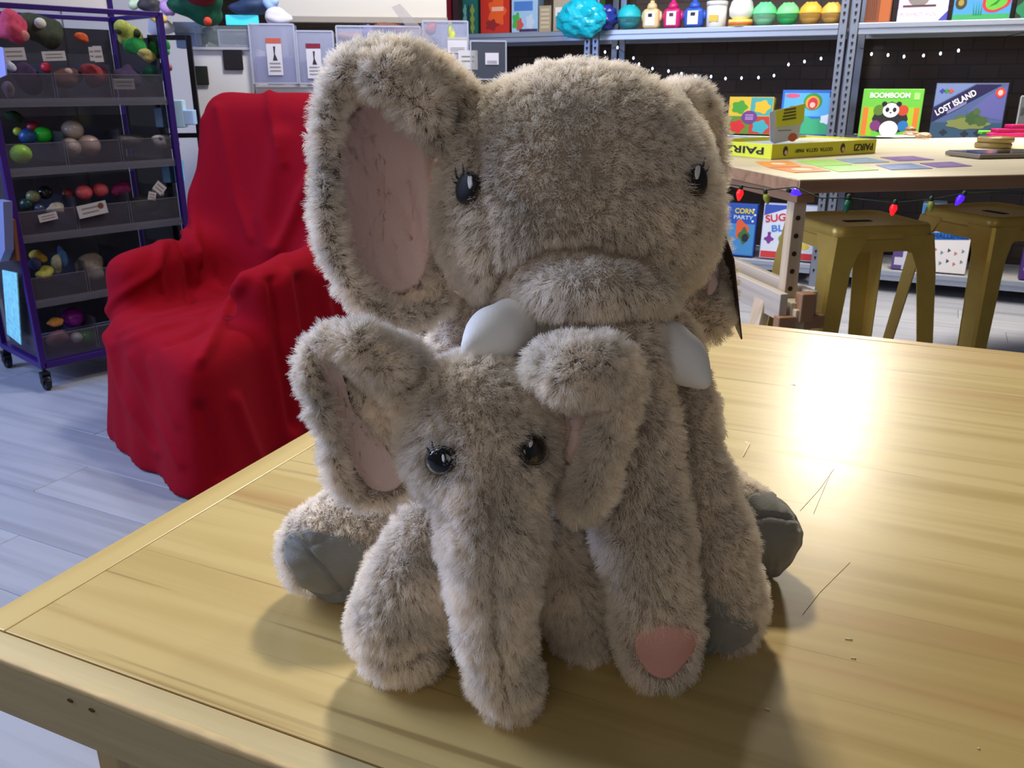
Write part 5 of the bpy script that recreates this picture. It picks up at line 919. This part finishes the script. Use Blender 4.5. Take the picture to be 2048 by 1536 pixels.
# ------------------------------------------------------------------ big elephant
def build_mother():
    root = empty('plush_elephant', (.05, .62, TABLE_Z), label='large grey plush elephant with white tusks sitting behind the small elephant', cat='plush toy', group=None)
    s = Soft()
    s.ell(1150, 352, .605, 275, 222, .091).ell(1152, 468, .597, 278, 178, .088, .03).ell(1192, 580, .545, 170, 84, .066, .006)
    s.chain([(1205, 600, .545, 108), (1215, 700, .522, 112), (1248, 850, .512, 108), (1285, 1050, .507, 98), (1312, 1230, .505, 88), (1316, 1290, .505, 84)], .010)
    s.ell(1160, 850, .665, 235, 280, .095, .03)
    s.chain([(960, 640, .630, 85), (900, 790, .605, 88), (890, 950, .59, 85), (930, 1100, .585, 80)], .02)
    s.chain([(1310, 690, .605, 95), (1352, 820, .580, 80), (1378, 960, .565, 84), (1415, 1070, .555, 90), (1436, 1190, .553, 90), (1436, 1226, .553, 86)], .012)
    s.chain([(1390, 1000, .675, 110), (1480, 1050, .655, 88), (1526, 1068, .640, 76)], .015)
    s.chain([(900, 1000, .665, 115), (740, 1050, .632, 100), (655, 1090, .612, 100)], .02)
    brow = [(985, 585), (1010, 540), (1080, 497), (1190, 492), (1290, 512), (1330, 560)]
    s.mesh(.0042, floor=TABLE_Z+.001, grooves=[(brow, 14, .008), ([(1050, 632), (1130, 640), (1230, 640), (1312, 632)], 12, .004),
           ([(960, 190), (962, 300), (975, 430), (990, 560)], 8, .004)])
    body = soft_obj('body', s, root)
    bald = []
    bald.append(eye(root, s, 940, 378, 19, 31, 14, [(.1, -.7), (.4, -.62), (.7, -.2), (.55, .1), (.3, -.2)],
        [((-.9, -.1), (-1.5, -.35), (-1.9, -.9)), ((-.9, .05), (-1.6, 0), (-2.1, -.35)), ((-.7, -.5), (-1.0, -.9), (-1.3, -1.35))], EYE))
    bald.append(eye(root, s, 1388, 362, 15, 30, -8, [(-.75, -.3), (-.35, -.85), (0, -.75), (-.2, -.3), (-.6, .1)],
        [((.7, -.5), (1.1, -.8), (1.5, -1.3)), ((.9, -.2), (1.4, -.35), (1.9, -.7))], EYE))
    for poly, m, nm in (([(1281, 1260), (1333, 1250), (1380, 1258), (1388, 1280), (1369, 1318), (1333, 1352), (1296, 1339), (1272, 1294)], PINKF, 'trunk_tip'),
                        ([(572, 1085), (590, 1066), (625, 1062), (690, 1072), (728, 1092), (733, 1130), (708, 1175), (680, 1205), (625, 1184), (586, 1136)], SOLE, 'foot_sole'),
                        ([(1489, 1000), (1545, 990), (1582, 1020), (1602, 1060), (1597, 1095), (1562, 1144), (1530, 1150), (1505, 1095)], SOLE, 'foot_sole'),
                        ([(1404, 1192), (1450, 1204), (1465, 1232), (1508, 1243), (1488, 1280), (1432, 1302), (1404, 1296)], SOLE, 'foot_sole')):
        p, q = patch(nm, poly, s, m, root, lift=.003 if m is PINKF else .0045, th=.004, n=64, rings=18, pleats=0 if m is PINKF else 11, creases=() if m is PINKF else (([(575, 1075), (612, 1098), (650, 1140), (690, 1190)], 5, .004), ([(600, 1062), (622, 1092), (650, 1075)], 5, .002), ([(1492, 1035), (1540, 1030), (1600, 1040)], 4, .003), ([(1404, 1245), (1455, 1238), (1480, 1250)], 6, .003)))
        if m is PINKF: p['label'] = 'pink round trunk tip'
        bald.append(q)
    fur(body, s, bald, 18000, 24, .0066, (0, -.35, -.6), 3)
    for pts in ([(1022, 648, .530, 56), (985, 672, .508, 50), (942, 697, .492, 25)], [(1336, 686, .535, 50), (1368, 722, .52, 42), (1406, 762, .508, 21)]):
        t = Soft().chain(pts).mesh(.0022, .001, it=4); soft_obj('tusk', t, root, WHITEV)
    # near ear: a big cup that opens to the front, its upper edge rolled over
    e = Soft()
    e.sheet([(925, 195, .605), (870, 140, .60), (815, 92, .595), (760, 72, .59), (700, 86, .585), (654, 140, .58), (628, 220, .575), (618, 310, .572), (618, 400, .572), (632, 480, .572),
             (658, 550, .572), (705, 612, .575), (770, 656, .58), (845, 662, .588), (900, 625, .60), (905, 560, .615), (890, 450, .63), (880, 330, .63), (900, 240, .615)],
            (775, 390, .645), 24, .0055, .012)
    e.chain([(705, 140, .578, 26), (775, 152, .568, 40), (845, 212, .565, 40), (885, 280, .575, 26)], .012)
    e.chain([(945, 215, .600, 42), (865, 165, .588, 44), (800, 115, .588, 36)], .012)
    e.mesh(.0034, .003, it=3, grooves=[([(658, 330), (690, 385), (725, 420)], 9, .003)])
    ear(root, e, [(730, 204), (700, 232), (680, 262), (671, 300), (674, 362), (694, 470), (709, 522), (734, 560), (770, 586), (810, 590), (844, 566), (862, 525), (872, 430), (872, 330), (858, 285), (800, 222), (758, 196)],
        4800, .0080, 11, (0, -.2, -.2), lift=.0055)
    e = Soft()
    e.sheet([(1335, 168, .64), (1382, 152, .655), (1422, 190, .67), (1434, 250, .68), (1444, 350, .69), (1450, 450, .69), (1456, 540, .68), (1462, 610, .67), (1440, 664, .66), (1405, 678, .65),
             (1374, 640, .645), (1360, 500, .65), (1340, 350, .65), (1325, 250, .64)], (1390, 430, .70), 22, .006, .008, inset=24)
    e.chain([(1335, 205, .63, 36), (1378, 206, .655, 36), (1395, 250, .67, 28)], .01)
    e.chain([(1400, 560, .66, 36), (1418, 635, .655, 42)], .01)
    e.mesh(.0034, .003)
    ear(root, e, [(1420, 535), (1432, 520), (1437, 545), (1426, 582), (1413, 588)], 2200, .0080, 12, (0, 0, -.2))
    return root
# ------------------------------------------------------------------ small elephant
def build_baby():
    root = empty('plush_elephant', (-.03, .50, TABLE_Z), label='small grey plush elephant without tusks sitting between the large elephant\'s legs', cat='plush toy')
    s = Soft()
    s.ell(957, 822, .497, 155, 132, .052).ell(962, 900, .487, 152, 112, .052, .02)
    s.chain([(982, 950, .458, 96), (985, 1050, .452, 96), (986, 1150, .454, 78), (990, 1250, .460, 64), (1006, 1330, .467, 62), (1026, 1380, .472, 58)], .016)
    s.ell(950, 1110, .555, 150, 160, .06, .02)
    s.chain([(855, 1065, .535, 78), (808, 1160, .518, 80), (790, 1235, .515, 92)], .012)
    s.ell(806, 1288, .512, 92, 58, .034, .006)
    s.chain([(1085, 1065, .535, 72), (1135, 1170, .535, 66), (1165, 1255, .535, 60)], .015)
    s.mesh(.0034, floor=TABLE_Z+.001, grooves=[([(985, 900), (985, 1050), (990, 1250), (1015, 1380)], 9, .002), ([(730, 1300), (800, 1318), (880, 1290)], 8, .003)])
    body = soft_obj('body', s, root)
    bald = [eye(root, s, 887, 918, 28, 27, 20, [(.1, -.55), (.3, -.4), (.4, -.05), (.27, -.08), (.14, -.3)], [((-.8, -.5), (-1.0, -.75), (-1.15, -1.05)), ((-.9, -.2), (-1.15, -.35), (-1.35, -.5))], EYEG),
            eye(root, s, 1062, 898, 25, 30, 12, [(-.65, -.2), (-.5, -.42), (-.38, -.3), (-.5, .05)], [((.6, -.7), (.8, -1.0), (.85, -1.25)), ((.9, -.3), (1.1, -.5), (1.2, -.75))], EYEG)]
    fur(body, s, bald, 10000, 24, .0080, (0, -.2, -.7), 5)
    e = Soft()
    e.sheet([(830, 708, .500), (777, 672, .492), (718, 642, .488), (662, 629, .486), (610, 646, .486), (585, 694, .486), (594, 768, .487), (604, 828, .488), (624, 898, .490), (640, 954, .492), (664, 1008, .496),
             (718, 1034, .502), (777, 1038, .508), (828, 1014, .512), (825, 960, .514), (800, 850, .505), (810, 770, .503)], (728, 845, .508), 15, .0045, .004, inset=34)
    e.chain([(662, 674, .482, 20), (722, 680, .474, 30), (772, 730, .476, 32), (802, 785, .482, 24), (820, 840, .490, 15)], .008)
    e.chain([(815, 725, .494, 42), (750, 705, .482, 40)], .010)
    e.mesh(.003, .003)
    ear(root, e, [(634, 708), (660, 712), (684, 722), (682, 765), (690, 815), (738, 846), (778, 904), (812, 952), (796, 976), (763, 986), (726, 970), (696, 902), (666, 820), (644, 750)], 3400, .0085, 21, (0, -.15, -.1), lift=.003)
    e = Soft()
    e.sheet([(1070, 690, .470), (1100, 662, .462), (1155, 652, .458), (1226, 655, .458), (1268, 690, .46), (1280, 750, .462), (1262, 824, .465), (1236, 898, .468), (1214, 961, .470), (1192, 1013, .472), (1172, 1040, .474),
             (1134, 1030, .476), (1112, 990, .478), (1112, 946, .480), (1132, 860, .482), (1110, 780, .480)], (1180, 850, .484), 14, .0045, .005, inset=30)
    e.chain([(1095, 722, .462, 38), (1150, 738, .450, 50), (1205, 728, .450, 42), (1236, 722, .455, 28)], .010)
    e.chain([(1238, 760, .455, 26), (1216, 870, .460, 24), (1186, 960, .465, 32), (1160, 1000, .468, 34)], .010)
    e.mesh(.003, .003)
    ear(root, e, [(1132, 820), (1165, 806), (1192, 796), (1182, 836), (1160, 890), (1142, 922), (1130, 912)], 3400, .0088, 22, (0, -.15, -.3))
    return root

def settle(root):                                                # parts were modelled in place: let the empty carry them from there
    inv = frame(root).inverted()
    for c in root.children: c.matrix_parent_inverse = inv
settle(build_mother()); settle(build_baby())
# hang tag of the large elephant, a brown card that dangles from its far ear
P = [atY(x, y, Y) for x, y, Y in ((1441, 450, .665), (1466, 520, .655), (1482, 679, .645), (1458, 628, .70), (1439, 575, .705))]
o_ = np.mean(P, 0); nrm = np.cross(P[1]-P[0], P[3]-P[0]); nrm = nrm/np.linalg.norm(nrm)*.0012; q = len(P)
ht = pydata('hang_tag', [p-o_ for p in P]+[p-o_+nrm for p in P], [tuple(range(q)), tuple(range(q, 2*q))[::-1]]+[(i, i+q, (i+1) % q+q, (i+1) % q) for i in range(q)], mat('brown_card', (70, 48, 38), .5))
ht.location = tuple(o_); tag(ht, 'dark brown cardboard tag hanging from the large elephant\'s far ear', 'tag')
